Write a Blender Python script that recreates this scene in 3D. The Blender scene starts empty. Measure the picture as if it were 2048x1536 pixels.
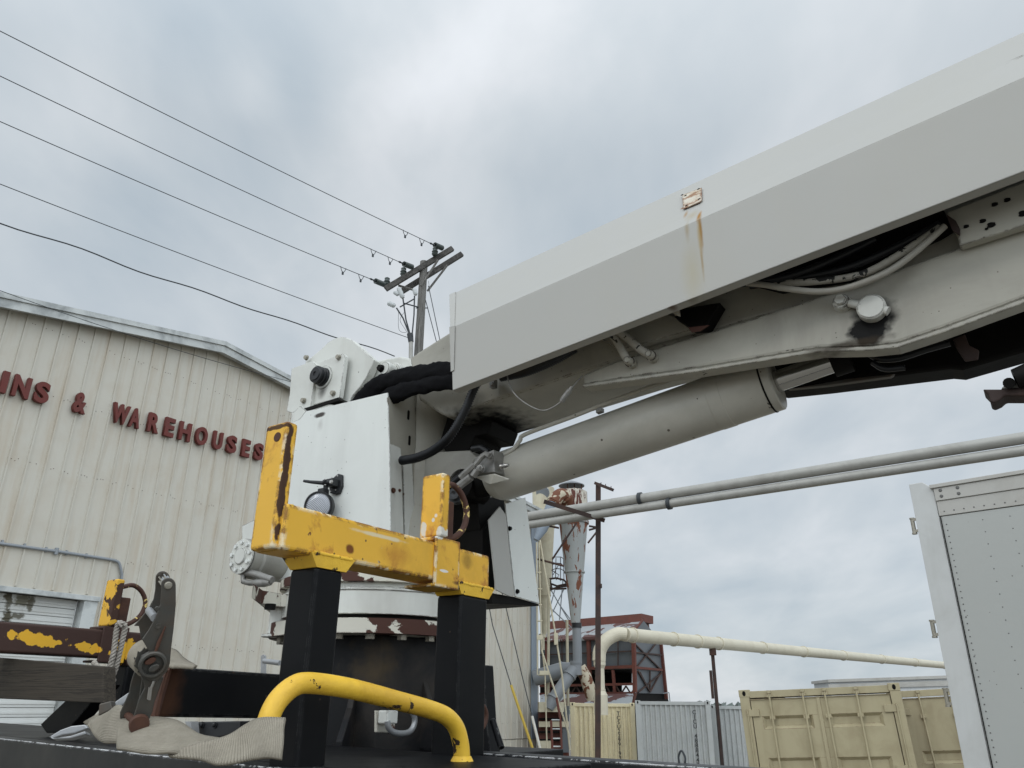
import bpy, bmesh, math, random
from mathutils import Vector, Matrix, noise
V=Vector
random.seed(7)
sc=bpy.context.scene
R_=math.radians
# ---------------------------------------------------------------- camera
PITCH=R_(22.6); ROLL=R_(0.5); F=1538.0
CAM=V((0,0,1.65))
fw=V((0,math.cos(PITCH),math.sin(PITCH))); up=V((0,-math.sin(PITCH),math.cos(PITCH))); rt=V((1,0,0))
CR=rt*math.cos(ROLL)+up*math.sin(ROLL); CU=up*math.cos(ROLL)-rt*math.sin(ROLL)
cd=bpy.data.cameras.new('camera'); cam=bpy.data.objects.new('camera',cd); sc.collection.objects.link(cam)
cd.sensor_width=36; cd.lens=36*F/2048; cd.clip_end=5000; cd.clip_start=0.05
cam.matrix_world=Matrix(((CR.x,CU.x,-fw.x,CAM.x),(CR.y,CU.y,-fw.y,CAM.y),(CR.z,CU.z,-fw.z,CAM.z),(0,0,0,1)))
sc.camera=cam
# truck axes: A runs away to the right, B comes towards the camera side
def frame(az):
    a=R_(az); return V((math.sin(a),math.cos(a),0)),V((math.cos(a),-math.sin(a),0))
A,B=frame(34); Z=V((0,0,1))
# ---------------------------------------------------------------- light
SUNDIR=(A*-0.80+B*-0.12+Z*0.62).normalized()      # towards the light
el=math.asin(SUNDIR.z); azm=math.atan2(SUNDIR.x,SUNDIR.y)
w=bpy.data.worlds.new("World"); sc.world=w; w.use_nodes=True
nt=w.node_tree; N=nt.nodes; L=nt.links; N.clear()
def nd(tree,typ,**k):
    n=tree.nodes.new(typ)
    for a,b in k.items():
        if a=='inp':
            for i,v in b.items(): n.inputs[i].default_value=v
        else: setattr(n,a,b)
    return n
def mth(tree,op,a,b=None,c=None,clamp=False):
    n=tree.nodes.new('ShaderNodeMath'); n.operation=op; n.use_clamp=clamp
    for i,v in enumerate((a,b,c)):
        if v is None: continue
        if isinstance(v,(int,float)): n.inputs[i].default_value=v
        else: tree.links.new(v,n.inputs[i])
    return n.outputs[0]
def mixc(tree,f,a,b,bt='MIX'):
    n=tree.nodes.new('ShaderNodeMix'); n.data_type='RGBA'; n.blend_type=bt
    for s,v in ((0,f),(6,a),(7,b)):
        if isinstance(v,(int,float)): n.inputs[s].default_value=v
        elif isinstance(v,(tuple,list)): n.inputs[s].default_value=(v[0],v[1],v[2],1)
        else: tree.links.new(v,n.inputs[s])
    return n.outputs[2]
def ramp(tree,f,stops,interp='LINEAR'):
    n=tree.nodes.new('ShaderNodeValToRGB'); n.color_ramp.interpolation=interp
    e=n.color_ramp.elements
    while len(e)<len(stops): e.new(0.5)
    for i,(p,c) in enumerate(stops):
        e[i].position=p; e[i].color=(c,c,c,1) if isinstance(c,(int,float)) else (c[0],c[1],c[2],1)
    tree.links.new(f,n.inputs[0]); return n.outputs[0]
def noi(tree,vec,scale,detail=4,rough=.55,dist=0,off=0):
    n=tree.nodes.new('ShaderNodeTexNoise'); n.inputs['Scale'].default_value=scale
    n.inputs['Detail'].default_value=detail; n.inputs['Roughness'].default_value=rough; n.inputs['Distortion'].default_value=dist
    if vec is not None: tree.links.new(vec,n.inputs['Vector'])
    return n.outputs[0]
sky=nd(nt,'ShaderNodeTexSky',sky_type='NISHITA'); sky.sun_disc=False
sky.sun_elevation=el; sky.sun_rotation=azm
bg1=nd(nt,'ShaderNodeBackground',inp={1:0.08}); L.new(sky.outputs[0],bg1.inputs[0])
tc=nd(nt,'ShaderNodeTexCoord'); sep=nd(nt,'ShaderNodeSeparateXYZ'); L.new(tc.outputs['Generated'],sep.inputs[0])
zc=mth(nt,'MAXIMUM',sep.outputs[2],0.0)
inv=mth(nt,'DIVIDE',1.0,mth(nt,'ADD',zc,0.28))
cmb=nd(nt,'ShaderNodeCombineXYZ')
L.new(mth(nt,'MULTIPLY',sep.outputs[0],inv),cmb.inputs[0]); L.new(mth(nt,'MULTIPLY',sep.outputs[1],inv),cmb.inputs[1]); cmb.inputs[2].default_value=3.1
mp=nd(nt,'ShaderNodeMapping'); mp.inputs['Rotation'].default_value=(0,0,R_(25)); mp.inputs['Scale'].default_value=(1.25,.8,1); mp.inputs['Location'].default_value=(.35,.1,0)
L.new(cmb.outputs[0],mp.inputs[0])
n1=noi(nt,mp.outputs[0],1.15,5,.5,.35); n2=noi(nt,mp.outputs[0],3.2,5,.55,.3); n3=noi(nt,mp.outputs[0],.45,2,.5)
cl=mth(nt,'ADD',mth(nt,'MULTIPLY',n1,.58),mth(nt,'ADD',mth(nt,'MULTIPLY',n2,.22),mth(nt,'MULTIPLY',n3,.20)))
LOBES=[(150,180,.055,.055),(210,265,.08,.03),(455,200,.05,.06),(470,140,.05,.03),(700,245,.07,.045),(790,205,.07,.05),(880,160,.07,.055),(980,105,.08,.045),(1080,60,.09,.035),(1180,10,.10,.03),(900,10,.12,-.03),(60,20,.12,.02),(330,110,.12,-.035),(620,190,.09,-.04),(560,90,.10,-.03),(1180,190,.12,-.03),(1000,330,.16,-.01),(560,420,.14,-.02),(200,480,.12,-.015),(1500,120,.15,.02),(1250,300,.10,.01),(1650,1110,.12,.045),(1300,1050,.12,.04),(1500,1235,.12,-.05),(1850,1200,.12,-.05),(1400,1350,.10,.03),(700,600,.10,.04),(950,470,.10,.03),(400,640,.08,.02)]
nw=nd(nt,'ShaderNodeTexNoise'); nw.inputs['Scale'].default_value=4.5; nw.inputs['Detail'].default_value=5; L.new(tc.outputs['Generated'],nw.inputs['Vector'])
sc_=nd(nt,'ShaderNodeVectorMath',operation='SCALE'); L.new(nw.outputs['Color'],sc_.inputs[0]); sc_.inputs['Scale'].default_value=.16
wv_=nd(nt,'ShaderNodeVectorMath',operation='ADD'); L.new(tc.outputs['Generated'],wv_.inputs[0]); L.new(sc_.outputs[0],wv_.inputs[1])
cl=mth(nt,'ADD',mth(nt,'MULTIPLY',mth(nt,'SUBTRACT',cl,.5),.8),.5)
for (lx,ly,lr,la) in LOBES:
    dv=(rt*((lx-1024)/F)+up*((768-ly)/F)+fw).normalized()
    q=nd(nt,'ShaderNodeVectorMath',operation='DISTANCE'); L.new(wv_.outputs[0],q.inputs[0]); q.inputs[1].default_value=dv+V((.08,.08,.08))
    e_=mth(nt,'DIVIDE',q.outputs['Value'],lr); e_=mth(nt,'EXPONENT',mth(nt,'MULTIPLY',mth(nt,'MULTIPLY',e_,e_),-1))
    cl=mth(nt,'ADD',cl,mth(nt,'MULTIPLY',e_,la))
ccol=ramp(nt,cl,[(.38,(.41,.485,.55)),(.45,(.51,.57,.62)),(.50,(.585,.635,.675)),(.55,(.685,.72,.755)),(.62,(.80,.83,.87))])
# overcast luminance: brighter overhead and towards the veiled sun
sd=nd(nt,'ShaderNodeVectorMath',operation='DOT_PRODUCT'); L.new(tc.outputs['Generated'],sd.inputs[0]); sd.inputs[1].default_value=SUNDIR
hi=ramp(nt,sep.outputs[2],[(.0,1.0),(.62,1.0),(1.0,1.5)])
sg=ramp(nt,mth(nt,'ADD',mth(nt,'MULTIPLY',sd.outputs['Value'],.5),.5),[(.0,1.0),(.58,1.0),(1.0,1.25)])
# unseen sky behind the viewpoint, glow added to brighten B-facing walls and near faces
sy=ramp(nt,mth(nt,'ADD',mth(nt,'MULTIPLY',sep.outputs[1],.5),.5),[(0,1.55),(.36,1.45),(.56,1.0),(1,1.0)])
sb=nd(nt,'ShaderNodeVectorMath',operation='DOT_PRODUCT'); L.new(tc.outputs['Generated'],sb.inputs[0]); sb.inputs[1].default_value=(B*.85-A*.15+Z*.5).normalized()
br_=ramp(nt,mth(nt,'ADD',mth(nt,'MULTIPLY',sb.outputs['Value'],.5),.5),[(.0,1.0),(.70,1.0),(1.0,1.8)])
lum=mth(nt,'MULTIPLY',mth(nt,'MULTIPLY',mth(nt,'MULTIPLY',hi,sg),sy),br_)
bg2=nd(nt,'ShaderNodeBackground'); L.new(ccol,bg2.inputs[0]); L.new(lum,bg2.inputs[1])
mx=nd(nt,'ShaderNodeMixShader'); mx.inputs[0].default_value=.92; L.new(bg1.outputs[0],mx.inputs[1]); L.new(bg2.outputs[0],mx.inputs[2])
wo=nd(nt,'ShaderNodeOutputWorld'); L.new(mx.outputs[0],wo.inputs[0])
sl=bpy.data.lights.new('sun','SUN'); sl.energy=0.36; sl.angle=R_(12); sl.color=(1,.965,.91)
so=bpy.data.objects.new('sun',sl); sc.collection.objects.link(so); so.rotation_euler=(SUNDIR).to_track_quat('Z','Y').to_euler()
sc.view_settings.view_transform='Standard'; sc.view_settings.look='None'; sc.view_settings.exposure=0.10; sc.view_settings.gamma=1
sc.cycles.max_bounces=6
# ---------------------------------------------------------------- projection helpers (each point gets a real plane or depth)
def ray(x,y): return CR*((x-1024)/F)+CU*((768-y)/F)+fw
def on(n,c,x,y):
    d=ray(x,y); return CAM+d*(c/d.dot(n))
def TA(x,y,a): return on(A,a,x,y)
def TB(x,y,b): return on(B,b,x,y)
def TZ(x,y,z): return on(Z,z,x,y)
def PY(x,y,Y): return on(V((0,1,0)),Y,x,y)
def T(a,b,z): return CAM+A*a+B*b+Z*z
# ---------------------------------------------------------------- mesh builder
WL={}
class MB:
    def __init__(s): s.v=[];s.f=[];s.sm=[];s.cuts=[]
    def cut(s): s.cuts.append((len(s.v),len(s.f))); return s
    def add(s,vs,fs,sm=False):
        o=len(s.v); s.v+= [V(v) for v in vs]
        for f in fs: s.f.append([i+o for i in f]); s.sm.append(sm)
        return s
    def prism(s,pts,vec,sm=False):
        n=len(pts); vec=V(vec)
        s.add(list(pts)+[V(p)+vec for p in pts],[list(range(n)),list(range(2*n-1,n-1,-1))]+[[i,(i+1)%n,n+(i+1)%n,n+i] for i in range(n)],sm); return s
    def box(s,o,x,y,z): return s.prism([o,o+x,o+x+y,o+y],z)
    def boxc(s,c,ax,ay,az,d):
        x,y,z=ax*d[0],ay*d[1],az*d[2]; return s.box(V(c)-x/2-y/2-z/2,x,y,z)
    def slab(s,p0,p1,p2,p3,vec): return s.prism([p0,p1,p2,p3],vec)
    def tube(s,pts,r,seg=10,caps=True,sm=True,closed=False):
        pts=[V(p) for p in pts]; n=len(pts)
        rr=r if isinstance(r,(list,tuple)) else [r]*n
        tg=[]
        for i in range(n):
            if closed: t=pts[(i+1)%n]-pts[i-1]
            else: t=pts[min(i+1,n-1)]-pts[max(i-1,0)]
            tg.append(t.normalized() if t.length>1e-9 else Z)
        u=tg[0].orthogonal().normalized(); vs=[]
        for i in range(n):
            u=(u-tg[i]*u.dot(tg[i])); u=u.normalized() if u.length>1e-6 else tg[i].orthogonal().normalized()
            w_=tg[i].cross(u)
            for k in range(seg):
                a=2*math.pi*k/seg; vs.append(pts[i]+(u*math.cos(a)+w_*math.sin(a))*rr[i])
        fs=[]
        for i in range(n if closed else n-1):
            j=(i+1)%n
            for k in range(seg): fs.append([i*seg+k,i*seg+(k+1)%seg,j*seg+(k+1)%seg,j*seg+k])
        s.add(vs,fs,sm)
        if caps and not closed:
            s.add(vs[:seg],[list(range(seg))[::-1]]); s.add(vs[-seg:],[list(range(seg))])
        return s
    def cyl(s,p0,p1,r0,r1=None,seg=24,caps=True): return s.tube([p0,p1],[r0,r0 if r1 is None else r1],seg,caps)
    def lathe(s,o,ax,prof,seg=32,smooth=False):
        o=V(o);ax=V(ax).normalized()
        for i in range(len(prof)-1):
            (d0,r0),(d1,r1)=prof[i],prof[i+1]
            u=ax.orthogonal().normalized(); w_=ax.cross(u); vs=[]
            for d,r in ((d0,r0),(d1,r1)):
                for k in range(seg):
                    a=2*math.pi*k/seg; vs.append(o+ax*d+(u*math.cos(a)+w_*math.sin(a))*max(r,1e-5))
            s.add(vs,[[k,(k+1)%seg,seg+(k+1)%seg,seg+k] for k in range(seg)],abs(d1-d0)>1e-6)
        return s
    def hexb(s,p,n,r,h,washer=True,seg=6):
        n=V(n).normalized(); p=V(p)
        if washer: s.cyl(p,p+n*h*.25,r*1.25,seg=18); p=p+n*h*.25
        u=n.orthogonal().normalized(); w_=n.cross(u)
        s.prism([p+(u*math.cos(2*math.pi*k/seg+.3)+w_*math.sin(2*math.pi*k/seg+.3))*r for k in range(seg)],n*h)
        return s
    def dome(s,p,n,r,h=None,seg=10,rings=3):
        n=V(n).normalized(); h=r if h is None else h
        s.lathe(p,n,[(h*math.sin(math.pi/2*i/rings),r*math.cos(math.pi/2*i/rings)) for i in range(rings+1)],seg); return s
    def build(s,name,mat,parent=None,bevel=0,seg=2,angle=None,label=None,sub=0):
        if s.cuts:
            cs=[(0,0)]+[c for c in s.cuts if c!=(len(s.v),len(s.f))]+[(len(s.v),len(s.f))]; out=None
            for (v0,f0),(v1,f1) in zip(cs,cs[1:]):
                t=MB(); t.v=s.v[v0:v1]; t.f=[[i-v0 for i in f] for f in s.f[f0:f1]]; t.sm=s.sm[f0:f1]; out=t.build(name,mat,parent,bevel,seg,angle,label)
            return out
        off=V((0,0,0))
        if parent is not None: off=WL[parent.name]
        elif s.v:
            xs=[v.x for v in s.v];ys=[v.y for v in s.v];zs=[v.z for v in s.v]
            off=V((sum(xs)/len(xs),sum(ys)/len(ys),min(zs)))
        me=bpy.data.meshes.new(name); me.from_pydata([v-off for v in s.v],[],s.f)
        me.polygons.foreach_set('use_smooth',s.sm)
        bm=bmesh.new(); bm.from_mesh(me); bmesh.ops.recalc_face_normals(bm,faces=bm.faces); bm.to_mesh(me); bm.free()
        me.materials.append(mat); me.update()
        o=bpy.data.objects.new(name,me); sc.collection.objects.link(o)
        if parent is not None:
            o.parent=parent; o.location=(0,0,0)
        else: o.location=off
        WL[o.name]=off
        if bevel:
            m=o.modifiers.new('bevel','BEVEL'); m.width=bevel; m.segments=seg; m.limit_method='ANGLE'; m.angle_limit=R_(35); m.harden_normals=False
        if label: o['label']=label
        return o
def thing(name,loc,label,cat,group=None):
    o=bpy.data.objects.new(name,None); sc.collection.objects.link(o); o.location=V(loc); o.empty_display_size=.1
    WL[o.name]=V(loc); o['label']=label; o['category']=cat
    if group: o['group']=group
    return o
def tag(o,label,cat,group=None):
    o['label']=label;o['category']=cat
    if group:o['group']=group
    return o
def struct(o,kind='structure',label=None):
    o['kind']=kind
    if label:o['label']=label
    return o
def spline(pts,n=8,closed=False):
    P=[V(p) for p in pts]; out=[]; m=len(P)
    for i in range(m if closed else m-1):
        p0=P[(i-1)%m] if (closed or i>0) else P[0]*2-P[1]
        p1=P[i];p2=P[(i+1)%m]
        p3=P[(i+2)%m] if (closed or i+2<m) else P[-1]*2-P[-2]
        for k in range(n):
            t=k/n; out.append(.5*((2*p1)+(p2-p0)*t+(2*p0-5*p1+4*p2-p3)*t*t+(3*p1-p0-3*p2+p3)*t*t*t))
    if not closed: out.append(P[-1])
    return out
# ---------------------------------------------------------------- materials
def mat(name,base,rough=.5,metal=0,var=.06,vscale=6,dirt=None,dirta=0,streak=0,sscale=(9,9,1.2),
        chip=None,chipt=0.0,chips=14,edge=0,edger=.004,bump=.02,bscale=60,chip2=None,bdist=None,c2=(.48,.52),spec=.36,rust=None,rustt=0,rusts=5,dots=0,coat=0,dirtscale=2.5):
    m=bpy.data.materials.new(name); m.use_nodes=True; t=m.node_tree; n=t.nodes; b=n['Principled BSDF']
    co=nd(t,'ShaderNodeTexCoord').outputs['Object']
    col=base; 
    v=noi(t,co,vscale,5,.6)
    f=mth(t,'MULTIPLY_ADD',v,2*var,1-var)
    c=mixc(t,1.0,base,(1,1,1),'MULTIPLY')
    hs=nd(t,'ShaderNodeHueSaturation'); t.links.new(c,hs.inputs['Color']); t.links.new(f,hs.inputs['Value']); c=hs.outputs[0]
    rg=mth(t,'MULTIPLY_ADD',v,.25,rough-.12)
    if dirt is not None:
        d=noi(t,co,dirtscale,6,.65,.4)
        d=ramp(t,d,[(.45,0),(.72,1)])
        c=mixc(t,mth(t,'MULTIPLY',d,dirta),c,dirt)
        if streak:
            mpn=nd(t,'ShaderNodeMapping'); mpn.inputs['Scale'].default_value=sscale; t.links.new(co,mpn.inputs[0])
            s=noi(t,mpn.outputs[0],1,5,.6,.2); s=ramp(t,s,[(.50,0),(.70,1)])
            c=mixc(t,mth(t,'MULTIPLY',s,streak),c,dirt)
    if rust is not None:
        r=noi(t,co,rusts,7,.62,.3); r=ramp(t,r,[(rustt,0),(rustt+.07,1)])
        c=mixc(t,mth(t,'MULTIPLY',r,.8),c,rust)
    mask=None
    if chip is not None:
        if chipt>0:
            q=noi(t,co,chips,6,.6,.6); mask=ramp(t,q,[(chipt,0),(chipt+.012,1)])
        if edge:
            bv=nd(t,'ShaderNodeBevel'); bv.samples=4; bv.inputs['Radius'].default_value=edger
            g=nd(t,'ShaderNodeNewGeometry')
            dp=nd(t,'ShaderNodeVectorMath',operation='DOT_PRODUCT'); t.links.new(bv.outputs[0],dp.inputs[0]); t.links.new(g.outputs['Normal'],dp.inputs[1])
            e=mth(t,'SUBTRACT',1.0,dp.outputs['Value'])
            q2=noi(t,co,chips*2.2,5,.65,.3)
            e=mth(t,'MULTIPLY',mth(t,'MULTIPLY',e,edge*12),mth(t,'SUBTRACT',q2,.40))
            e=ramp(t,e,[(.06,0),(.10,1)])
            mask=e if mask is None else mth(t,'MAXIMUM',mask,e)
        cc_=chip
        if chip2 is not None:
            cc_=mixc(t,ramp(t,noi(t,co,chips*.8,3,.5),[(c2[0],0),(c2[1],1)]),chip,chip2)
        c=mixc(t,mask,c,cc_)
        rg=mth(t,'MAXIMUM',rg,mth(t,'MULTIPLY',mask,.8))
    if dots:
        vo=nd(t,'ShaderNodeTexVoronoi'); vo.inputs['Scale'].default_value=dots; t.links.new(co,vo.inputs['Vector'])
        sp=nd(t,'ShaderNodeSeparateColor'); t.links.new(vo.outputs['Color'],sp.inputs[0])
        dm=mth(t,'MULTIPLY',mth(t,'LESS_THAN',vo.outputs['Distance'],.11),mth(t,'GREATER_THAN',sp.outputs[0],.88))
        c=mixc(t,mth(t,'MULTIPLY',dm,.85),c,(.05,.035,.025))
    t.links.new(c,b.inputs['Base Color']); t.links.new(rg,b.inputs['Roughness'])
    b.inputs['Metallic'].default_value=metal
    b.inputs['Specular IOR Level'].default_value=spec
    if bump:
        bn=noi(t,co,bscale,5,.6); h=bn
        if mask is not None: h=mth(t,'SUBTRACT',mth(t,'MULTIPLY',bn,.4),mth(t,'MULTIPLY',mask,.5))
        bp=nd(t,'ShaderNodeBump'); bp.inputs['Strength'].default_value=min(1,bump*12); bp.inputs['Distance'].default_value=bdist or (.0015 if bscale>20 else .004)
        t.links.new(h,bp.inputs['Height']); t.links.new(bp.outputs[0],b.inputs['Normal'])
    return m
RUST=(.16,.055,.025); DRUST=(.045,.022,.018)
M={}
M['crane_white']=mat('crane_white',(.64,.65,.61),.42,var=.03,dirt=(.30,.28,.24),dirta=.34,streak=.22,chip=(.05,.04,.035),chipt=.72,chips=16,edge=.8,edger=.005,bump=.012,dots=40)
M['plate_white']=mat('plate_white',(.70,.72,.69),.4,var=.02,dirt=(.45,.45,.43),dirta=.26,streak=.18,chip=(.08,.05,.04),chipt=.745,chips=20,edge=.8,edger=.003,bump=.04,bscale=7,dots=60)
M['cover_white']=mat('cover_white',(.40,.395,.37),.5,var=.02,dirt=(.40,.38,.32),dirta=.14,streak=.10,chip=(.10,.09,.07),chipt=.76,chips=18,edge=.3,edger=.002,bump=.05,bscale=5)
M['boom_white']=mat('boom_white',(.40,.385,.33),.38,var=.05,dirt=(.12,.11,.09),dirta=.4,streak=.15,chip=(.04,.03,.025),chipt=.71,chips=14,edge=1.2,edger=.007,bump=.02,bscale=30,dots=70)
M['barrel_grey']=mat('barrel_grey',(.48,.465,.41),.36,var=.06,vscale=4,dirt=(.13,.125,.11),dirta=.35,chip=(.03,.025,.02),chipt=.70,chips=22,bump=.02,bscale=24,dots=26)
M['yellow']=mat('yellow_paint',(.74,.42,.045),.42,var=.07,vscale=9,dirt=(.33,.18,.02),dirta=.62,chip=(.13,.05,.03),chipt=.675,chips=22,edge=3.2,edger=.012,chip2=(.72,.66,.5),c2=(.54,.58),bump=.05,bscale=42,bdist=.0025,rust=(.42,.17,.03),rustt=.57,rusts=9,dots=40)
M['yellow_rail']=mat('yellow_rail_paint',(.80,.50,.05),.42,var=.09,vscale=14,dirt=(.46,.25,.03),dirta=.55,chip=(.05,.03,.02),chipt=.625,chips=24,bump=.08,bscale=55,bdist=.004,dots=20,dirtscale=7)
M['rusty_yellow']=mat('rusty_brown_with_yellow',(.055,.028,.022),.65,var=.15,chip=(.78,.44,.05),chipt=.68,chips=9,bump=.05,bscale=50,rust=(.12,.05,.03),rustt=.6)
M['ring']=mat('rusty_ring_with_yellow_flakes',(.075,.035,.025),.7,var=.3,chip=(.74,.56,.20),chipt=.55,chips=22,bump=.05)
M['yellow_rusty']=mat('yellow_with_rust',(.74,.42,.04),.55,var=.1,chip=(.06,.03,.022),chipt=.52,chips=13,bump=.05,bscale=50,edge=1.0,edger=.008)
M['black']=mat('black_paint',(.0045,.005,.006),.45,var=.25,dirt=(.03,.027,.024),dirta=.18,chip=(.07,.07,.068),chipt=.72,chips=30,edge=.8,edger=.006,bump=.02,spec=.14,dots=40)
M['black_edge']=mat('black_chipped_paint',(.012,.013,.015),.45,var=.15,dirt=(.06,.06,.055),dirta=.3,chip=(.75,.76,.76),edge=1.3,edger=.006,chips=20,bump=.02)
M['pedestal']=mat('black_dusty_paint',(.010,.0105,.012),.55,var=.25,vscale=5,dirt=(.10,.08,.06),dirta=.35,bump=.03,bscale=30,dirtscale=4,spec=.2)
M['rust']=mat('rusty_steel',(.085,.038,.024),.75,var=.3,vscale=30,dirt=(.035,.02,.018),dirta=.7,bump=.05,bscale=80,dirtscale=12)
M['flaking']=mat('flaking_white_paint',(.62,.60,.52),.6,var=.08,chip=(.07,.03,.022),chipt=.49,chips=7,edge=.8,edger=.004,bump=.04,bscale=50,dots=30)
M['dark']=mat('dark_grease_and_shade',(.006,.0055,.005),.6,var=.4,vscale=12,bump=.03,spec=.12)  # near-black for greasy parts and for shade painted into interiors and recesses
M['chrome']=mat('chrome_rod',(.50,.49,.47),.10,metal=1,var=.12,vscale=3,bump=0)
M['galv']=mat('galvanised_steel',(.36,.37,.38),.45,metal=.55,var=.2,vscale=14,bump=.02,dirt=(.2,.2,.2),dirta=.4)
M['zinc']=mat('dull_zinc_bolt',(.33,.31,.26),.5,metal=.5,var=.25,vscale=60,bump=.03)
M['ratchet']=mat('dull_ratchet_steel',(.085,.083,.075),.45,metal=.4,var=.35,vscale=16,dirt=(.12,.07,.04),dirta=.5,bump=.03,bscale=60,dirtscale=14)
M['rubber']=mat('black_rubber',(.010,.011,.013),.38,var=.2,bump=.02)
M['fabric']=mat('black_fabric',(.006,.006,.007),.9,var=.4,vscale=40,bump=.12,bscale=120,spec=.1)
M['plastic']=mat('black_plastic',(.02,.021,.023),.45,var=.1,bump=.02,bscale=150)
M['motor_grey']=mat('motor_grey',(.30,.295,.265),.42,var=.06,dirt=(.12,.11,.1),dirta=.4,bump=.02,dirtscale=8)
M['fitting']=mat('grey_hydraulic_fitting',(.27,.265,.25),.42,metal=.35,var=.25,vscale=40,dirt=(.06,.055,.05),dirta=.6,bump=.03,dirtscale=25)
def lens_mat():
    m=bpy.data.materials.new('lamp_lens'); m.use_nodes=True; t=m.node_tree; b=t.nodes['Principled BSDF']
    co=nd(t,'ShaderNodeTexCoord').outputs['Object']
    wv=nd(t,'ShaderNodeTexWave'); wv.inputs['Scale'].default_value=95; wv.inputs['Distortion'].default_value=2; wv.bands_direction='DIAGONAL'; t.links.new(co,wv.inputs['Vector'])
    c=ramp(t,wv.outputs['Fac'],[(0,(.22,.23,.25)),(1,(.50,.52,.56))]); t.links.new(c,b.inputs['Base Color']); b.inputs['Roughness'].default_value=.15; b.inputs['Metallic'].default_value=.3
    bp=nd(t,'ShaderNodeBump'); bp.inputs['Strength'].default_value=.5; bp.inputs['Distance'].default_value=.001; t.links.new(wv.outputs['Fac'],bp.inputs['Height']); t.links.new(bp.outputs[0],b.inputs['Normal'])
    return m
M['lens']=lens_mat()
M['webbing']=None
def web_mat(name,c1,c2,axis,wamp,freq=24):
    m=bpy.data.materials.new(name); m.use_nodes=True; t=m.node_tree; b=t.nodes['Principled BSDF']
    uv=nd(t,'ShaderNodeUVMap').outputs[0]; co=nd(t,'ShaderNodeTexCoord').outputs['Object']
    sp=nd(t,'ShaderNodeSeparateXYZ'); t.links.new(uv,sp.inputs[0])
    wv=mth(t,'SINE',mth(t,'MULTIPLY',sp.outputs[axis],2*math.pi*freq))
    n_=noi(t,co,25,6,.65); fine=noi(t,co,420,2,.5)
    f=mth(t,'ADD',mth(t,'MULTIPLY',wv,wamp),mth(t,'ADD',mth(t,'MULTIPLY',n_,.9),mth(t,'MULTIPLY',fine,.25)))
    c=ramp(t,f,[(.2,c1),(.95,c2)]); t.links.new(c,b.inputs['Base Color']); b.inputs['Roughness'].default_value=.95
    bp=nd(t,'ShaderNodeBump'); bp.inputs['Strength'].default_value=.6; bp.inputs['Distance'].default_value=.0012
    t.links.new(mth(t,'ADD',wv,fine),bp.inputs['Height']); t.links.new(bp.outputs[0],b.inputs['Normal'])
    return m
M['webbing']=web_mat('tan_webbing',(.16,.14,.108),(.36,.325,.26),1,.10,52)
M['fuzz']=web_mat('fuzzy_webbing',(.17,.15,.115),(.37,.335,.27),0,.03)
M['rope']=mat('grey_rope',(.36,.33,.29),.9,var=.3,vscale=90,dirt=(.12,.10,.085),dirta=.6,bump=.1,bscale=400,dirtscale=30)
def wood_mat(name,c1,c2,dirn=(1,0,0)):
    m=bpy.data.materials.new(name); m.use_nodes=True; t=m.node_tree; b=t.nodes['Principled BSDF']
    co=nd(t,'ShaderNodeTexCoord').outputs['Object']
    mp_=nd(t,'ShaderNodeCombineXYZ')
    for i_,(ax_,s_) in enumerate(zip((B,A,Z),dirn[1])):
        dp_=nd(t,'ShaderNodeVectorMath',operation='DOT_PRODUCT'); t.links.new(co,dp_.inputs[0]); dp_.inputs[1].default_value=ax_*s_; t.links.new(dp_.outputs['Value'],mp_.inputs[i_])
    n_=noi(t,mp_.outputs[0],1,8,.6,.35); c=ramp(t,n_,[(.3,c1),(.5,[(a+b_)/2 for a,b_ in zip(c1,c2)]),(.54,c1),(.7,c2)])
    t.links.new(c,b.inputs['Base Color']); b.inputs['Roughness'].default_value=.85
    bp=nd(t,'ShaderNodeBump'); bp.inputs['Strength'].default_value=.7; bp.inputs['Distance'].default_value=.003; t.links.new(n_,bp.inputs['Height']); t.links.new(bp.outputs[0],b.inputs['Normal'])
    return m
M['plank']=wood_mat('weathered_plank',(.016,.012,.008),(.075,.060,.042),(0,(1.6,40,75)))
M['armwood']=wood_mat('dark_crossarm',(.035,.033,.03),(.13,.12,.11),(0,(3,3,3)))
M['pole']=wood_mat('weathered_pole',(.085,.08,.073),(.27,.262,.245),(0,(12,12,.6)))
M['siding']=mat('cream_siding',(.53,.505,.44),.5,var=.05,vscale=1.2,dirt=(.38,.28,.17),dirta=.20,streak=.32,sscale=(5,5,.45),bump=.012,bscale=3,dirtscale=1.3)
M['siding_lo']=mat('dented_cream_siding',(.55,.52,.44),.5,var=.05,vscale=1,dirt=(.34,.27,.18),dirta=.2,streak=.2,sscale=(2,2,.3),bump=.05,bscale=4)
M['trim']=mat('weathered_white_trim',(.52,.54,.53),.45,var=.1,vscale=2,dirt=(.17,.185,.19),dirta=.9,streak=0,bump=.01,dirtscale=1.7)
M['bluetrim']=mat('blue_grey_trim',(.23,.27,.32),.5,var=.06,bump=.01)
M['door_white']=mat('ribbed_door_white',(.60,.61,.59),.5,var=.05,dirt=(.35,.33,.28),dirta=.3,bump=.01,dirtscale=1.2)
M['grime']=mat('dark_door_grime',(.16,.15,.12),.7,var=.3,bump=.01)
M['letter']=mat('dark_red_letter',(.13,.026,.020),.6,var=.08,vscale=4,dirt=(.09,.03,.025),dirta=.4,bump=.01)
M['gpipe']=mat('grey_conduit',(.25,.27,.29),.5,var=.1,bump=.01)
M['silver_pipe']=mat('dull_aluminium_pipe',(.36,.355,.33),.5,metal=.15,var=.08,vscale=3,dirt=(.2,.19,.17),dirta=.5,bump=.01,dirtscale=3)
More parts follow.
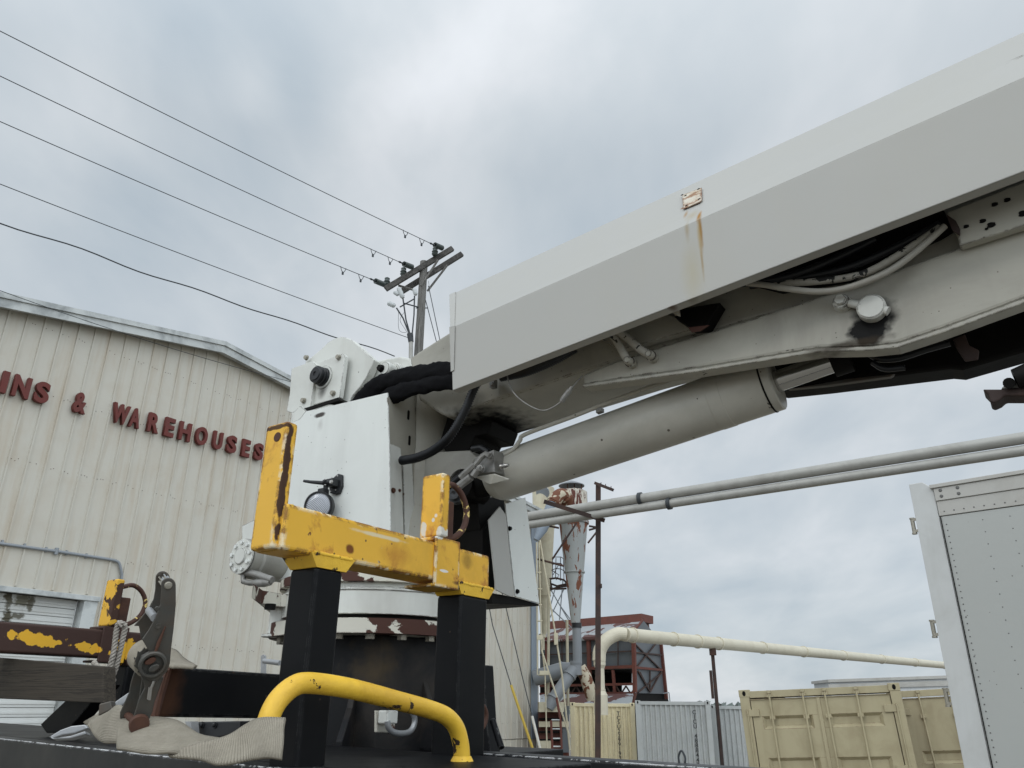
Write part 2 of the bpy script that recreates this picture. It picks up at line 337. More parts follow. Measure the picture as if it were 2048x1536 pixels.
M['cyclone']=mat('rust_streaked_grey',(.30,.315,.31),.5,var=.08,vscale=2,dirt=(.25,.24,.22),dirta=.3,chip=(.15,.055,.03),chipt=.545,chips=2.4,bump=.01,bscale=6)
def streaky(m,scale):
    t=m.node_tree
    for n in list(t.nodes):
        if n.type=='TEX_COORD':
            mp_=t.nodes.new('ShaderNodeMapping'); mp_.inputs['Scale'].default_value=scale
            ls=[l.to_socket for l in n.outputs['Object'].links]
            for s in ls: t.links.new(mp_.outputs[0],s)
            t.links.new(n.outputs['Object'],mp_.inputs[0])
    return m
streaky(M['cyclone'],(2.2,2.2,.75))
M['cyclone_top']=streaky(mat('rusted_cream_streaks',(.52,.49,.42),.6,var=.1,chip=(.11,.04,.03),chipt=.52,chips=2.6,bump=.01),(2.6,2.6,.5))
M['tancyc']=mat('tan_duct_paint',(.50,.46,.34),.5,var=.06,vscale=1,dirt=(.28,.2,.12),dirta=.4,bump=.01)
M['cream_duct']=mat('cream_duct',(.56,.52,.41),.45,var=.05,vscale=1,dirt=(.36,.31,.22),dirta=.3,bump=.008)
M['grey_duct']=mat('grey_duct',(.20,.215,.23),.45,var=.08,vscale=2,dirt=(.18,.17,.16),dirta=.3,bump=.01)
M['rust_duct']=mat('rusty_cream_duct',(.45,.40,.30),.6,var=.1,chip=(.14,.055,.03),chipt=.48,chips=3,bump=.01)
M['redsteel']=mat('dark_red_steel',(.12,.038,.027),.7,var=.3,vscale=3,dirt=(.05,.03,.025),dirta=.5,bump=.01)
M['brownsteel']=mat('brown_rusty_post',(.04,.026,.023),.75,var=.3,vscale=6,dirt=(.11,.05,.03),dirta=.6,bump=.01,dirtscale=3)
M['panelgrey']=mat('grey_panel',(.095,.105,.115),.4,var=.12,vscale=.7,dirt=(.12,.12,.12),dirta=.3,bump=0)
M['roofmix']=streaky(mat('rusted_roof_sheet',(.30,.32,.33),.5,var=.1,chip=(.10,.05,.045),chipt=.50,chips=1.1,bump=.01),(1,1,1))
M['cont_tan']=mat('pale_tan_container',(.86,.77,.52),.5,var=.04,vscale=1,dirt=(.42,.36,.24),dirta=.2,bump=.01,chip=(.25,.13,.07),edge=.3,edger=.02,chips=5)
M['cont_tan2']=mat('dull_tan_container',(.41,.36,.23),.55,var=.07,vscale=1,dirt=(.27,.22,.13),dirta=.45,streak=.3,sscale=(4,4,.5),bump=.02,bscale=8,chip=(.14,.07,.045),edge=.5,edger=.012,chips=6)
M['cont_rust']=mat('rusty_container_side',(.14,.07,.055),.7,var=.3,vscale=2,dirt=(.30,.26,.17),dirta=.3,bump=.01)
M['cont_grey']=mat('grey_container',(.43,.445,.435),.5,var=.04,vscale=1,dirt=(.26,.27,.27),dirta=.3,bump=.01,chip=(.18,.14,.12),edge=.3,edger=.02,chips=5)
M['ink']=mat('black_lettering',(.03,.03,.03),.6,var=.05,bump=0)
M['rivet']=mat('dull_rivet',(.13,.13,.125),.5,var=.2,bump=0)
M['trailer_white']=mat('white_trailer',(.56,.58,.59),.45,var=.03,bump=0,dirt=(.42,.44,.45),dirta=.3)
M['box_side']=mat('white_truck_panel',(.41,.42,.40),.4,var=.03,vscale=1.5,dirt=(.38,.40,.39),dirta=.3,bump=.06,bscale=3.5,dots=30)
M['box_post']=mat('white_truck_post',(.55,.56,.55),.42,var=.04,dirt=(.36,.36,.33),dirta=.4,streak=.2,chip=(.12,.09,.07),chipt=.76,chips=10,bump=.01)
M['alu']=mat('aluminium_rail',(.42,.41,.38),.4,metal=.3,var=.08,dirt=(.25,.23,.2),dirta=.5,bump=.01)
M['insul']=mat('grey_insulator',(.07,.085,.08),.35,var=.1,bump=0)
M['arrester']=mat('pale_grey_cutout',(.48,.50,.50),.4,var=.06,bump=0)
M['wire']=mat('dark_wire',(.04,.045,.05),.6,var=.1,bump=0)
M['guard']=mat('yellow_guy_guard',(.48,.34,.06),.55,var=.1,bump=0)
M['paleguard']=mat('pale_guy_guard',(.58,.56,.5),.55,var=.1,bump=0)
M['asphalt']=mat('pale_gravel',(.18,.165,.14),.9,var=.15,vscale=3,dirt=(.14,.13,.12),dirta=.5,bump=.05,bscale=30)
M['leaf']=mat('far_foliage',(.11,.13,.12),.9,var=.3,bump=0)
M['socket']=mat('dull_silver_socket',(.45,.44,.42),.3,metal=.8,var=.1,bump=0)
def stain_patch(m,centers,amp=.9,nsc=28):
    """wear/grease/rust patches with a shape of their own: list of (world centre, radius vec in A,B,Z, strength)"""
    t=m.node_tree; b=t.nodes['Principled BSDF']; g=nd(t,'ShaderNodeNewGeometry').outputs['Position']
    src=b.inputs['Base Color'].links[0].from_socket
    nz=nd(t,'ShaderNodeTexNoise'); nz.inputs['Scale'].default_value=nsc; nz.inputs['Detail'].default_value=5; t.links.new(g,nz.inputs['Vector'])
    prod=None; si=b.inputs['Specular IOR Level']
    for (p,ra,rb,rz,st,soft,clr) in centers:
        sb=nd(t,'ShaderNodeVectorMath',operation='SUBTRACT'); t.links.new(g,sb.inputs[0]); sb.inputs[1].default_value=p
        parts=[]
        for ax,r in ((A,ra),(B,rb),(Z,rz)):
            d=nd(t,'ShaderNodeVectorMath',operation='DOT_PRODUCT'); t.links.new(sb.outputs[0],d.inputs[0]); d.inputs[1].default_value=ax
            q=mth(t,'DIVIDE',d.outputs['Value'],r); parts.append(mth(t,'MULTIPLY',q,q))
        s=mth(t,'SQRT',mth(t,'ADD',mth(t,'ADD',parts[0],parts[1]),parts[2]))
        s=mth(t,'ADD',s,mth(t,'MULTIPLY',mth(t,'SUBTRACT',nz.outputs[0],.5),amp))
        k=ramp(t,s,[(max(.0,1-soft)*.5,1),(.5,0)]) if False else None
        f=mth(t,'MULTIPLY',mth(t,'DIVIDE',mth(t,'SUBTRACT',1.0,s),soft,clamp=True),st,clamp=True)
        src=mixc(t,f,src,clr)
        keep=mth(t,'SUBTRACT',1.0,mth(t,'MULTIPLY',f,.85)); prod=keep if prod is None else mth(t,'MULTIPLY',prod,keep)
    if si.links: prod=mth(t,'MULTIPLY',prod,si.links[0].from_socket)
    else: prod=mth(t,'MULTIPLY',prod,si.default_value)
    t.links.new(prod,si)
    t.links.new(src,b.inputs['Base Color'])
# ================================================================ SETTING
gm=MB(); n=60; S=[]
def gz(x,y):
    r=math.hypot(x,y); k=min(1,max(0,(r-5)/15)); return -.95*(k*k*(3-2*k))
rs=[0,3,5,7,9,11,13,15,17,20,30,60,150,400,1000,2500]
vs=[V((0,0,0))]
for r in rs[1:]:
    for k in range(48):
        a=2*math.pi*k/48; vs.append(V((r*math.cos(a),r*math.sin(a),gz(r,0))))
fs=[[0,1+k,1+(k+1)%48] for k in range(48)]
for i in range(len(rs)-2):
    for k in range(48): fs.append([1+i*48+k,1+i*48+(k+1)%48,1+(i+1)*48+(k+1)%48,1+(i+1)*48+k])
g=gm.add(vs,fs).build('ground',M['asphalt']); struct(g)
GZ=-.95
# ---------------------------------------------------------------- distant tree line
tl=MB()
for k in range(5200):
    az=R_(random.uniform(-60,60)); d=random.uniform(240,330)
    hh=2.6+1.4*noise.noise(V((az*14,0,0)))+1.2*noise.noise(V((az*60,3,0)))
    p=V((d*math.sin(az),d*math.cos(az),GZ+random.uniform(0,1)**.7*hh)); s=random.uniform(.5,1.3)
    u=V((random.gauss(0,1),random.gauss(0,1),random.gauss(0,1))).normalized(); v_=u.orthogonal().normalized()
    tl.add([p-u*s-v_*s*.5,p+u*s-v_*s*.5,p+u*s*.6+v_*s,p-u*s*.6+v_*s],[[0,1,2,3]])
o=tl.build('tree_line',M['leaf']); struct(o,'stuff','low grey-green line of far trees on the horizon')
# ================================================================ WAREHOUSE
WB=-15.071
def W(x,y): return on(B,WB,x,y)
def WP(t,z,o=0.0): return CAM+A*t+B*(WB+o)+Z*z     # o = distance out of the wall
wh=thing('warehouse',WP(10,GZ-1.65),'large cream ribbed metal warehouse with dark red raised letters','warehouse')
zb=GZ-1.65
roofpts=[(-6,5.02),(9.81,8.06),(23.95,6.9)]
def rz(t):
    for (a,za),(b,zb_) in zip(roofpts,roofpts[1:]):
        if t<=b: return za+(zb_-za)*(t-a)/(b-a)
    return roofpts[-1][1]
dl,dr,dt_=3.0,7.93,1.74    # big door opening
back=B*-22
wm=MB()
wm.prism([WP(-6,-1.03),WP(dl,-1.03),WP(dl,dt_),WP(dr,dt_),WP(dr,-1.03),WP(23.95,-1.03),WP(23.95,rz(23.95)-.30),WP(9.81,7.76),WP(-6,4.72)],B*-.15)
wm.box(WP(23.95,zb),A*-.15,B*-22,Z*(rz(23.95)-.36-zb)); wm.box(WP(-6,zb),A*.15,B*-22,Z*(4.62-zb))
t=-5.9
while t<23.9:
    z1=rz(t)-.31; z0=-1.03
    if dl-.1<t<dr+.12: z0=dt_+.12
    for dx in (0,):
        p=[WP(t-.024,z0,0),WP(t-.014,z0,.03),WP(t+.014,z0,.03),WP(t+.024,z0,0)]
        wm.prism(p,Z*(z1-z0))
    for k in (0.30,0.36): pass
    t+=.3225
ww=wm.build('wall',M['siding'],wh)
# screws in rows
sm_=MB()
for zr in (-.55,1.05,2.55,4.05,5.4,6.7):
    t=-5.9
    while t<23.8:
        for dx in (.045,.11,.16):
            if random.random()<.7 and not(dl-.1<t<dr+.2 and zr<dt_+.1) and zr<rz(t)-.2:
                sm_.boxc(WP(t+dx,zr+random.uniform(-.03,.03),.004),A,B,Z,(.011,.008,.011))
        t+=.3225
sm_.build('panel_screws',M['rust'],wh)
bs=MB(); 
bs.box(WP(-6,zb,-.02),A*(dl+6),B*-.13,Z*(-1.05-zb)); bs.box(WP(dr,zb,-.02),A*(23.95-dr),B*-.13,Z*(-1.05-zb))
t=-5.9
while t<23.9:
    if not(dl-.1<t<dr+.12): bs.prism([WP(t-.022,zb,-.02),WP(t-.010,zb,.004),WP(t+.010,zb,.004),WP(t+.022,zb,-.02)],Z*(-1.06-zb))
    t+=.3225
bs.build('base_strip',M['siding_lo'],wh)
# roof
rf=MB()
rf.prism([WP(-6.3,4.64,.25),WP(9.81,7.73,.25),WP(24.2,6.55,.25),WP(24.2,6.59,.25),WP(9.81,7.77,.25),WP(-6.3,4.68,.25)],B*-22.5)
rf.build('roof',M['trim'],wh)
fa=MB()
segs=[(-6.3,2.2),(2.2,5.6),(5.6,8.3),(8.3,9.81),(9.81,12.4),(12.4,17),(17,24.2)]
def rz2(t): return 5.02+(t+6)*(8.06-5.02)/15.81 if t<=9.81 else 8.06+(t-9.81)*(6.9-8.06)/14.14
for i,(a,b) in enumerate(segs):
    o_=.262+.004*(i%2); 
    za,zb2=rz2(a)-.17,rz2(b)-.17
    fa.prism([WP(a,za-.33,o_),WP(b,zb2-.33,o_),WP(b,zb2-.16,o_),WP(a,za-.16,o_)],B*.02)
    fa.prism([WP(a,za-.156,o_+.01),WP(b,zb2-.156,o_+.01),WP(b,zb2-.05,o_+.01),WP(a,za-.05,o_+.01)],B*.05)
    fa.prism([WP(a,za-.27,.045),WP(b,zb2-.27,.045),WP(b,zb2-.22,.045),WP(a,za-.22,.045)],B*.215)
fa.build('fascia',M['trim'],wh)
# corner trim
ct=MB(); ct.box(WP(23.62,-1.06,.024),A*.38,B*.03,Z*(1.06+6.55)); ct.build('corner_trim',M['bluetrim'],wh)
ct=MB(); ct.box(WP(24.02,zb,.02),A*.10,B*-.12,Z*8.6); ct.build('corner_edge',M['door_white'],wh)
# door
dm=MB(); z=-2.6; top=dt_+.0
k=0
while z<top:
    z1=min(z+.155,top); rec=-.16 if k%4 else -.168
    dm.box(WP(dl+.02,z,-.2),A*(dr-dl-.04),B*(.04),Z*(z1-z-.012))
    dm.box(WP(dl+.02,z+.05,-.158),A*(dr-dl-.04),B*.012,Z*.035)
    z=z1; k+=1
dm.box(WP(dl,-2.6,-.26),A*(dr-dl),B*.05,Z*(top+2.6))
d_=dm.build('roll_up_door',M['door_white'],wh)
dfm=MB(); dfm.box(WP(dr,-2.6,-.2),A*.26,B*.26,Z*(dt_+2.6)); dfm.box(WP(dl-.3,-2.6,-.2),A*.3,B*.26,Z*(dt_+2.6)); dfm.box(WP(dl-.3,dt_,-.2),A*(dr-dl+.58),B*.29,Z*.09)
dfm.box(WP(dr+.28,-2.6,-.02),A*.07,B*.05,Z*1.95)
dfm.build('door_frame',M['trim'],wh,bevel=.006)
# conduit round the door
cp=[W(-120,1066),W(0,1088),W(110,1103),W(215,1119)]
cp=[p+B*.05 for p in cp]
e1=W(236,1128)+B*.05; e2=W(241,1150)+B*.05; e3=W(236,1200)+B*.05; e4=W(233,1245)+B*.05; e5=W(205,1400)+B*.05
c=MB(); c.tube(cp+spline([cp[-1],W(228,1122)+B*.05,e1,e2],5)[1:]+[e3,e4,e5],.028,8); 
for p in (cp[2],e3,e4): c.cyl(p-Z*.06,p+Z*.06,.036,seg=10)
for k in range(6): p=cp[0].lerp(cp[3],.2+.13*k); c.boxc(p-B*.03,A,B,Z,(.03,.05,.09))
c.build('conduit',M['gpipe'],wh)
# letters
def letter(ch,t0,t1,z0,z1):
    cu=bpy.data.curves.new('letter','FONT'); cu.body=ch; cu.size=1; cu.extrude=.03; cu.offset=.040; cu.bevel_depth=.004
    ob=bpy.data.objects.new('tmp',cu); me=bpy.data.meshes.new_from_object(ob); bpy.data.objects.remove(ob)
    xs=[v.co.x for v in me.vertices]; ys=[v.co.y for v in me.vertices]; x0,x1,y0,y1=min(xs),max(xs),min(ys),max(ys)
    for v in me.vertices:
        tt=t0+(v.co.x-x0)/(x1-x0)*(t1-t0); zz=z0+(v.co.y-y0)/(y1-y0)*(z1-z0)
        v.co=WP(tt,zz,.085+v.co.z*1.3)-WL[wh.name]
    me.materials.clear(); me.materials.append(M['letter'])
    o=bpy.data.objects.new('letter',me); sc.collection.objects.link(o); o.parent=wh; WL[o.name]=WL[wh.name]
def lz(t): return 5.235+(t-8)*.035
for ch,a,b in (('I',5.42,5.56),('N',5.66,6.16),('S',6.26,6.84),('&',6.93,7.47),('W',7.67,8.26),('A',8.18,8.60),('R',8.76,9.16),('E',9.21,9.59),('H',9.62,10.0),('O',10.05,10.47),('U',10.52,10.90),('S',10.93,11.31),('E',11.36,11.72),('S',11.75,12.14)):
    pass
LET=[('I',(-3,4)),('N',(16,59)),('S',(60,97)),('&',(138,172)),('W',(215,257)),('A',(250,279)),('R',(287,317)),('E',(320,347)),('H',(349,380)),('O',(382,413)),('U',(417,443)),('S',(445,471)),('E',(475,498)),('S',(500,524))]
LT={'I':(-8,13,712,785),'N':(16,59,748,800),'S':(60,97,764,806),'&':(138,172,788,830),'W':(215,257,806,850),'A':(250,279,820,860),'R':(287,317,828,868),'E':(320,347,836,876),'H':(349,380,845,884),'O':(382,413,854,893),'U':(417,443,862,900)}
for i,(ch,(x0,x1)) in enumerate(LET):
    # font letters slant with the wall; take t extents at letter middle height
    ym=785+(x0+x1)/2*.262-20
    ta=(W(x0+4,ym)-CAM).dot(A); tb=(W(x1-3,ym)-CAM).dot(A)
    if ch=='I': tb=(W(10,768)-CAM).dot(A); ta=tb-.11
    z0=lz((ta+tb)/2); letter(ch,ta,tb,z0,z0+.42)
# ================================================================ UTILITY POLE
UY=20.0
def U(x,y,d=0): return PY(x,y,UY+d)
up_=thing('utility_pole',U(840,900)*1.0,'weathered wooden utility pole with double crossarm above the warehouse','utility pole')
up_.location=V((U(840,700).x,UY,GZ)); WL[up_.name]=V(up_.location)
pt=U(848,524); pb=V((pt.x+.0,UY,GZ))
MB().tube([pb,pb.lerp(pt,.5),pt],[.17,.145,.115],16).build('pole',M['pole'],up_)
def arm(x0,y0,x1,y1,d0,d1,name='crossarm'):
    p,q=U(x0,y0,d0),U(x1,y1,d1); ax=(q-p).normalized(); s=ax.cross(Z).normalized(); u=s.cross(ax)
    m=MB(); m.boxc((p+q)/2,ax,s,u,((q-p).length,.11,.16)); return m.build(name,M['armwood'],up_,bevel=.008),p,q
c1,p1,q1=arm(771,578,905,497,-.35,.1)
c2,p2,q2=arm(802,584,924,508,.15,.55)
br=MB()
for (x0,y0,x1,y1,d) in ((876,520,842,572,-.2),(895,530,855,582,.3),(797,571,828,580,-.1)):
    p,q=U(x0,y0,d),U(x1,y1,d); br.tube([p,q],.035,6); br.cut()
br.build('brace',M['pole'],up_)
ins=MB()
for (x,y) in ((870,503),(807,543),(774,563)):
    p=U(x,y,-.15); ins.lathe(p-Z*.14,Z,[(0,.0),(0,.07),(.05,.10),(.09,.07),(.13,.10),(.18,.07),(.24,.08),(.30,.0)],12); ins.cut()
ins.build('pin_insulator',M['insul'],up_)
ds=MB()
for (x0,y0,x1,y1) in ((870,490,884,496),(808,528,824,534),(751,562,768,569)):
    p,q=U(x0,y0,-.5),U(x1,y1,-.2); ax=(q-p); L_=ax.length; n_=7
    ds.lathe(p,ax,[(L_*k/(2*n_),.04 if k%2 else .085) for k in range(2*n_+1)],10); ds.cut()
ds.build('strain_insulator',M['insul'],up_)
cu=MB()
for (x0,y0,x1,y1,r) in ((776,606,790,612,.075),(797,576,806,596,.075),(828,578,832,590,.065),(788,584,797,590,.06)):
    p,q=U(x0,y0,-.4),U(x1,y1,-.4); cu.tube([p.lerp(q,k/6) for k in range(7)],[r*.7,r,r*.92,r,r*.92,r,r*.6],12); cu.cut()
cu.build('cutout',M['arrester'],up_)
cb=MB()
for path in (((793,616),(806,636),(820,672)),((806,598),(812,640),(821,672)),((829,592),(828,630),(824,672))):
    cb.tube([U(*p,-.35) for p in path],.022,6)
for path in (((797,622),(797,655),(803,664),(812,665)),((808,625),(800,640),(810,658),(816,668)),((860,585),(857,562))):
    cb.tube(spline([U(*p,-.3) for p in path],4),.006,5)
for (x0,y0,x1,y1) in ((800,614),(828,598),(822,604),(836,616),(806,606),(838,612),(833,612),(838,600)) if False else ((800,614,828,598),(806,606,836,614)):
    cb.tube([U(x0,y0,-.3),U(x1,y1,-.1)],.02,6)
cb.cyl(U(832,616,-.12),U(856,616,.1),.016,seg=6)
cb.build('riser_cable',M['wire'],up_)
ri=MB(); ri.tube([U(822,676,-.3),U(818,1100,-.3)],.06,10); ri.build('riser_pipe',M['silver_pipe'],up_)
hd=MB(); hd.tube([U(820,668,-.3),U(822,684,-.3)],[.09,.075],10); hd.build('riser_head',M['wire'],up_)
# hardware hanging on the lines
def wire(x0,y0,x1,y1,zoff,r,label,name='power_line',sag=.15,wob=0,grp='overhead wires',ext=8,clamps=()):
    p=U(x0,y0,zoff) if not isinstance(x0,V) else x0
    d1=ray(x1,y1); q=CAM+d1*((p.z-CAM.z)/d1.z)   # level span, same height as its pole end
    q2=q+(q-p).normalized()*ext
    L_=(q2-p).length; pts=[]; side=(q2-p).cross(Z).normalized()
    a=(q-p).length/L_
    for k in range(61):
        s=k/60; z=-sag*4*(s*(1-s)) + sag*4*(a*(1-a))*(s/a)
        w_=V((0,0,0))
        if wob: w_=Z*.03*math.sin(s*L_*2.6)+side*.02*math.cos(s*L_*2.1)
        pts.append(p.lerp(q2,s)+Z*z+w_)
    m=MB(); m.tube(pts,r,6); 
    return m,p,q
specs=[(905-35,491,0,62,'topmost power line reaching the far end of the pole crossarm'),
       (808,528,0,152,'second power line from the top, ending at mid crossarm'),
       (751,562,0,243,'third power line, ending at the near end of the crossarm')]
for x0,y0,x1,y1,lb in specs:
    m,p,q=wire(x0,y0,x1,y1,-.5,.011,lb)
    o=m.build('power_line',M['wire']); tag(o,lb,'power line','overhead wires')
    cl_=MB()
    d=(q-p).normalized()
    for s,h in ((.25,0),(.62,0)):
        c0=p+d*s*1.6; cl_.tube([c0,c0-Z*.12+d*.04,c0-Z*.17+d*.09,c0-Z*.11+d*.14,c0+d*.18],.010,5); cl_.boxc(c0-Z*.19+d*.09,d,d.cross(Z).normalized(),Z,(.05,.03,.09)); cl_.cut()
    cl_.tube([p+d*k*.05 for k in range(5)],[.02,.035,.02,.035,.015],6)
    ob=cl_.build('line_clamp',M['wire'],o) 
m,p,q=wire(818,676,0,368,-.3,.010,''); tag(m.build('power_line',M['wire']),'smooth thin fourth wire ending at the riser pipe head','power line','overhead wires')
m,p,q=wire(790,712,0,443,-1.2,.015,'',wob=1); tag(m.build('power_line',M['wire']),'thick twisted black cable, lowest of the overhead lines','power line','overhead wires')
m=MB(); a_,b_=PY(0,581,11.5),PY(600,768,15.6); m.tube([a_.lerp(b_,k/20.)-Z*.25*4*(k/20.)*(1-k/20.)*.35 for k in range(-6,27)],.006,5)
tag(m.build('thin_cable',M['wire']),'hair-thin cable crossing in front of the warehouse gable','cable')
# guys
def guy(pts,gi,gm,lb,pole_pt):
    g_=thing('guy_wire',PY(*pts[-1],UY-.5),lb,'guy wire','guy wires of the utility pole')
    P3=[pole_pt]+[PY(x,y,UY-.5) for x,y in pts]
    MB().tube(P3,.012,6).build('wire',M['wire'],g_)
    q0,q1=PY(*gi[0],UY-.52),PY(*gi[1],UY-.52); q2=q1+(q1-q0).normalized()*1.2
    MB().tube([q0,q2],.032,8).build('guy_guard',gm,g_)
guy([(878,672),(985,1250),(1022,1370),(1068,1505)],((1022,1370),(1068,1505)),M['guard'],'guy wire with yellow guard in front of warehouse corner',U(857,572,.1))
guy([(1012,1215),(1045,1355),(1082,1505)],((1064,1432),(1082,1505)),M['paleguard'],'guy wire with pale guard crossing the blue-grey corner trim',U(850,560,.1)+V((0,0,-.5)))
# ================================================================ CYCLONES
CY=27.0
def C(x,y,d=0): return PY(x,y,CY+d)
mpx=C(1150,1100).x; pxm=(C(1160,1100)-C(1150,1100)).length/10.0   # metres per pixel there
def zc_(y,x=1149): return C(x,y).z
cyc=thing('cyclone_separator',V((C(1150,1300).x,CY,GZ)),'rust-streaked grey cyclone separator with round rain cap','cyclone separator')
def vl(m,x,prof,Y=CY,seg=28,yr=1150):  # prof: (py, half-width px)
    o=V((PY(x,prof[0][0],Y).x,Y,0)); ps=[]
    xs=PY(x,yr,Y).x; o=V((xs,Y,0))
    s=(PY(x+10,1150,Y)-PY(x,1150,Y)).length/10
    m.lathe(o,Z,[(PY(x,y,Y).z,h*s) for y,h in prof],seg); return m
MB_=MB
vl(MB(),1147,[(961,.1),(965,12),(971,27),(972.5,27),(967,13),(963,.1)]).build('rain_cap',M['grey_duct'],cyc)
st=MB()
for dx in (-14,0,14): st.cyl(C(1149+dx,968,-.2),C(1149+dx,992,-.2),.02,seg=6)
st.build('cap_bracket',M['rust'],cyc)
vl(MB(),1149,[(982,10),(982,24),(985,30),(1043,30),(1043,10)]).build('drum',M['cyclone_top'],cyc)
vl(MB(),1149,[(1043,30),(1043,32),(1048,32),(1048,29),(1143,19),(1143,21),(1146,21),(1146,18.5),(1246,9)]).build('cone',M['cyclone'],cyc)
vl(MB(),1151,[(1246,9),(1246,9.6),(1256,9.6),(1256,8)]).build('coupling',M['rubber'],cyc)
vl(MB(),1151,[(1256,8.6),(1326,8.6)]).build('drop_pipe',M['grey_duct'],cyc)
el_=MB(); el_.tube(spline([C(1136,1010,-.3),C(1132,996,-.5),C(1122,990,-.7),C(1112,998,-.8),C(1106,1010,-.9)],5),.24,16)
el_.cyl(C(1132,1000,-.55),C(1130,997,-.57),.27,seg=18); el_.cyl(C(1109,1004,-.85),C(1107,1007,-.87),.27,seg=18)
el_.build('inlet_elbow',M['rust_duct'],cyc)
el_=MB(); el_.tube([C(1106,1008,-.9),C(1084,1058,-1),C(1072,1080,-1.05)],[.22,.19,.10],16)
el_.build('inlet_duct',M['bluetrim'],cyc)
jn=MB(); jn.lathe(V((C(1152,1330).x,CY,0)),Z,[(zc_(1322),.12),(zc_(1322),.2),(zc_(1327),.2),(zc_(1330),.19),(zc_(1350),.2),(zc_(1352),.05)],18)
jn.tube([C(1150,1338),C(1138,1353,-.1),C(1106,1400,-.4),C(1098,1418,-.45)],[.2,.2,.2,.13],16); jn.cyl(C(1140,1350,-.1),C(1138,1353,-.12),.225,seg=16); jn.cyl(C(1108,1396,-.4),C(1106,1399,-.42),.225,seg=16)
jn.build('branch_pipe',M['grey_duct'],cyc)
jn=MB(); jn.tube([C(1160,1334,.1),C(1170,1352,.1),C(1181,1384,.0),C(1182,1402,0)],[.19,.2,.21,.13],16); jn.build('rusty_branch_pipe',M['rust_duct'],cyc)
jn=MB(); jn.tube([C(1142,1338,.6),C(1126,1340,.6),C(1070,1356,.9)],[.22,.26,.26],16); jn.cyl(C(1128,1339,.58),C(1125,1340,.58),.28,seg=16); jn.build('side_pipe',M['grey_duct'],cyc)
# tan cyclone behind
cy2=thing('cyclone_separator',V((PY(1090,1300,29).x,29,GZ)),'plain tan cyclone separator half hidden by the white crane panels','cyclone separator')
vl(MB(),1088,[(976,3),(977,23),(982,23),(1052,22),(1052,24),(1055,24),(1055,22),(1190,13),(1190,14),(1192,14),(1192,12.5),(1268,4.5)],29).build('drum_and_cone',M['tancyc'],cy2)
o_=MB(); o_.cyl(PY(1085,985,28.55),PY(1086,984,28.6),.26,seg=20); o_.build('inlet_hatch',M['grey_duct'],cy2)
vl(MB(),1084,[(1268,4.5),(1268,7),(1275,7),(1275,4),(1300,4)],29).build('drop_pipe',M['tancyc'],cy2)
# access platform and braces
ap=thing('access_platform',V((PY(1115,1300,28).x,28,GZ)),'dark caged access platform with cross braces left of the rusty cyclone','platform')
def rods(lst,Y,r,name,mt,par,seg=6):
    m=MB()
    for q in lst:
        m.tube([PY(q[i],q[i+1],Y+(q[-1] if len(q)%2 else 0)) for i in range(0,len(q)-(len(q)%2),2)],r,seg)
    return m.build(name,mt,par)
rods([(1104,1120,1110,1114,1122,1114,1128,1118),(1104,1130,1112,1126,1122,1127,1128,1133),(1104,1140,1112,1137,1122,1138,1130,1143),(1105,1114,1105,1155),(1112,1116,1111,1158),(1121,1115,1121,1162),(1127,1118,1128,1162),(1103,1140,1118,1150,1112,1160),(1117,1130,1106,1150)],28,.014,'cage',M['brownsteel'],ap)
rods([(1098,1158,1112,1156,1128,1160,1133,1166),(1098,1166,1114,1172,1133,1168),(1099,1176,1113,1178,1133,1177),(1100,1180,1116,1174,1134,1172),(1100,1160,1104,1180)],28,.035,'deck',M['brownsteel'],ap)
rods([(1102,1180,1137,1240),(1100,1235,1128,1178),(1126,1160,1119,1240),(1118,1208,1140,1208+30),(1110,1178,1100,1216),(1100,1215,1150,1262)],28,.02,'brace',M['gpipe'],ap)
rods([(1098,1158,1096,1420),(1134,1240,1136,1420)],28,.05,'support_leg',M['tancyc'],ap)
# support frame of cyclone
rods([(1153,1046,1105,1118),(1075,1118,1128,1132),(1098,1052,1118,1056),(1178,1052,1196,1055),(1178,1060,1196,1055),(1194,1063,1176,1086)],CY-.8,.035,'support_brace',M['brownsteel'],cyc)
# ladder
ld=thing('pipe_ladder',V((PY(1085,1300,25.5).x,25.5,GZ)),'pale pipe ladder running up beside the warehouse corner trim','ladder')
rods([(1078,1085,1083,1290,1090,1345,1094,1500),(1073,1085,1075,1350)],25.5,.022,'rail',M['tancyc'],ld)
rods([(x0,y,x0+10,y) for x0,y in ((1073,1145),(1074,1210),(1075,1272),(1077,1350),(1075,1178),(1075,1242))],25.5,.022,'rung',M['tancyc'],ld)
tp=thing('tilted_pole',V((PY(1100,1400,25).x,25,GZ)),'long leaning pale pole in front of the tan cyclone','pole')
rods([(1080,1080,1102,1215,1112,1275),(1112,1275,1124,1350,1140,1500),(1083,1300,1140,1475)],25,.028,'shaft',M['tancyc'],tp)
m=MB(); m.boxc(PY(1112,1278,25),V((1,0,0)),V((0,1,0)),Z,(.12,.1,.35)); m.boxc(PY(1080,1276,25),V((1,0,0)),V((0,1,0)),Z,(.2,.1,.12)); m.boxc(PY(1088,1346,25),V((1,0,0)),V((0,1,0)),Z,(.28,.2,.12)); m.build('clamp',M['tancyc'],tp,bevel=.01)
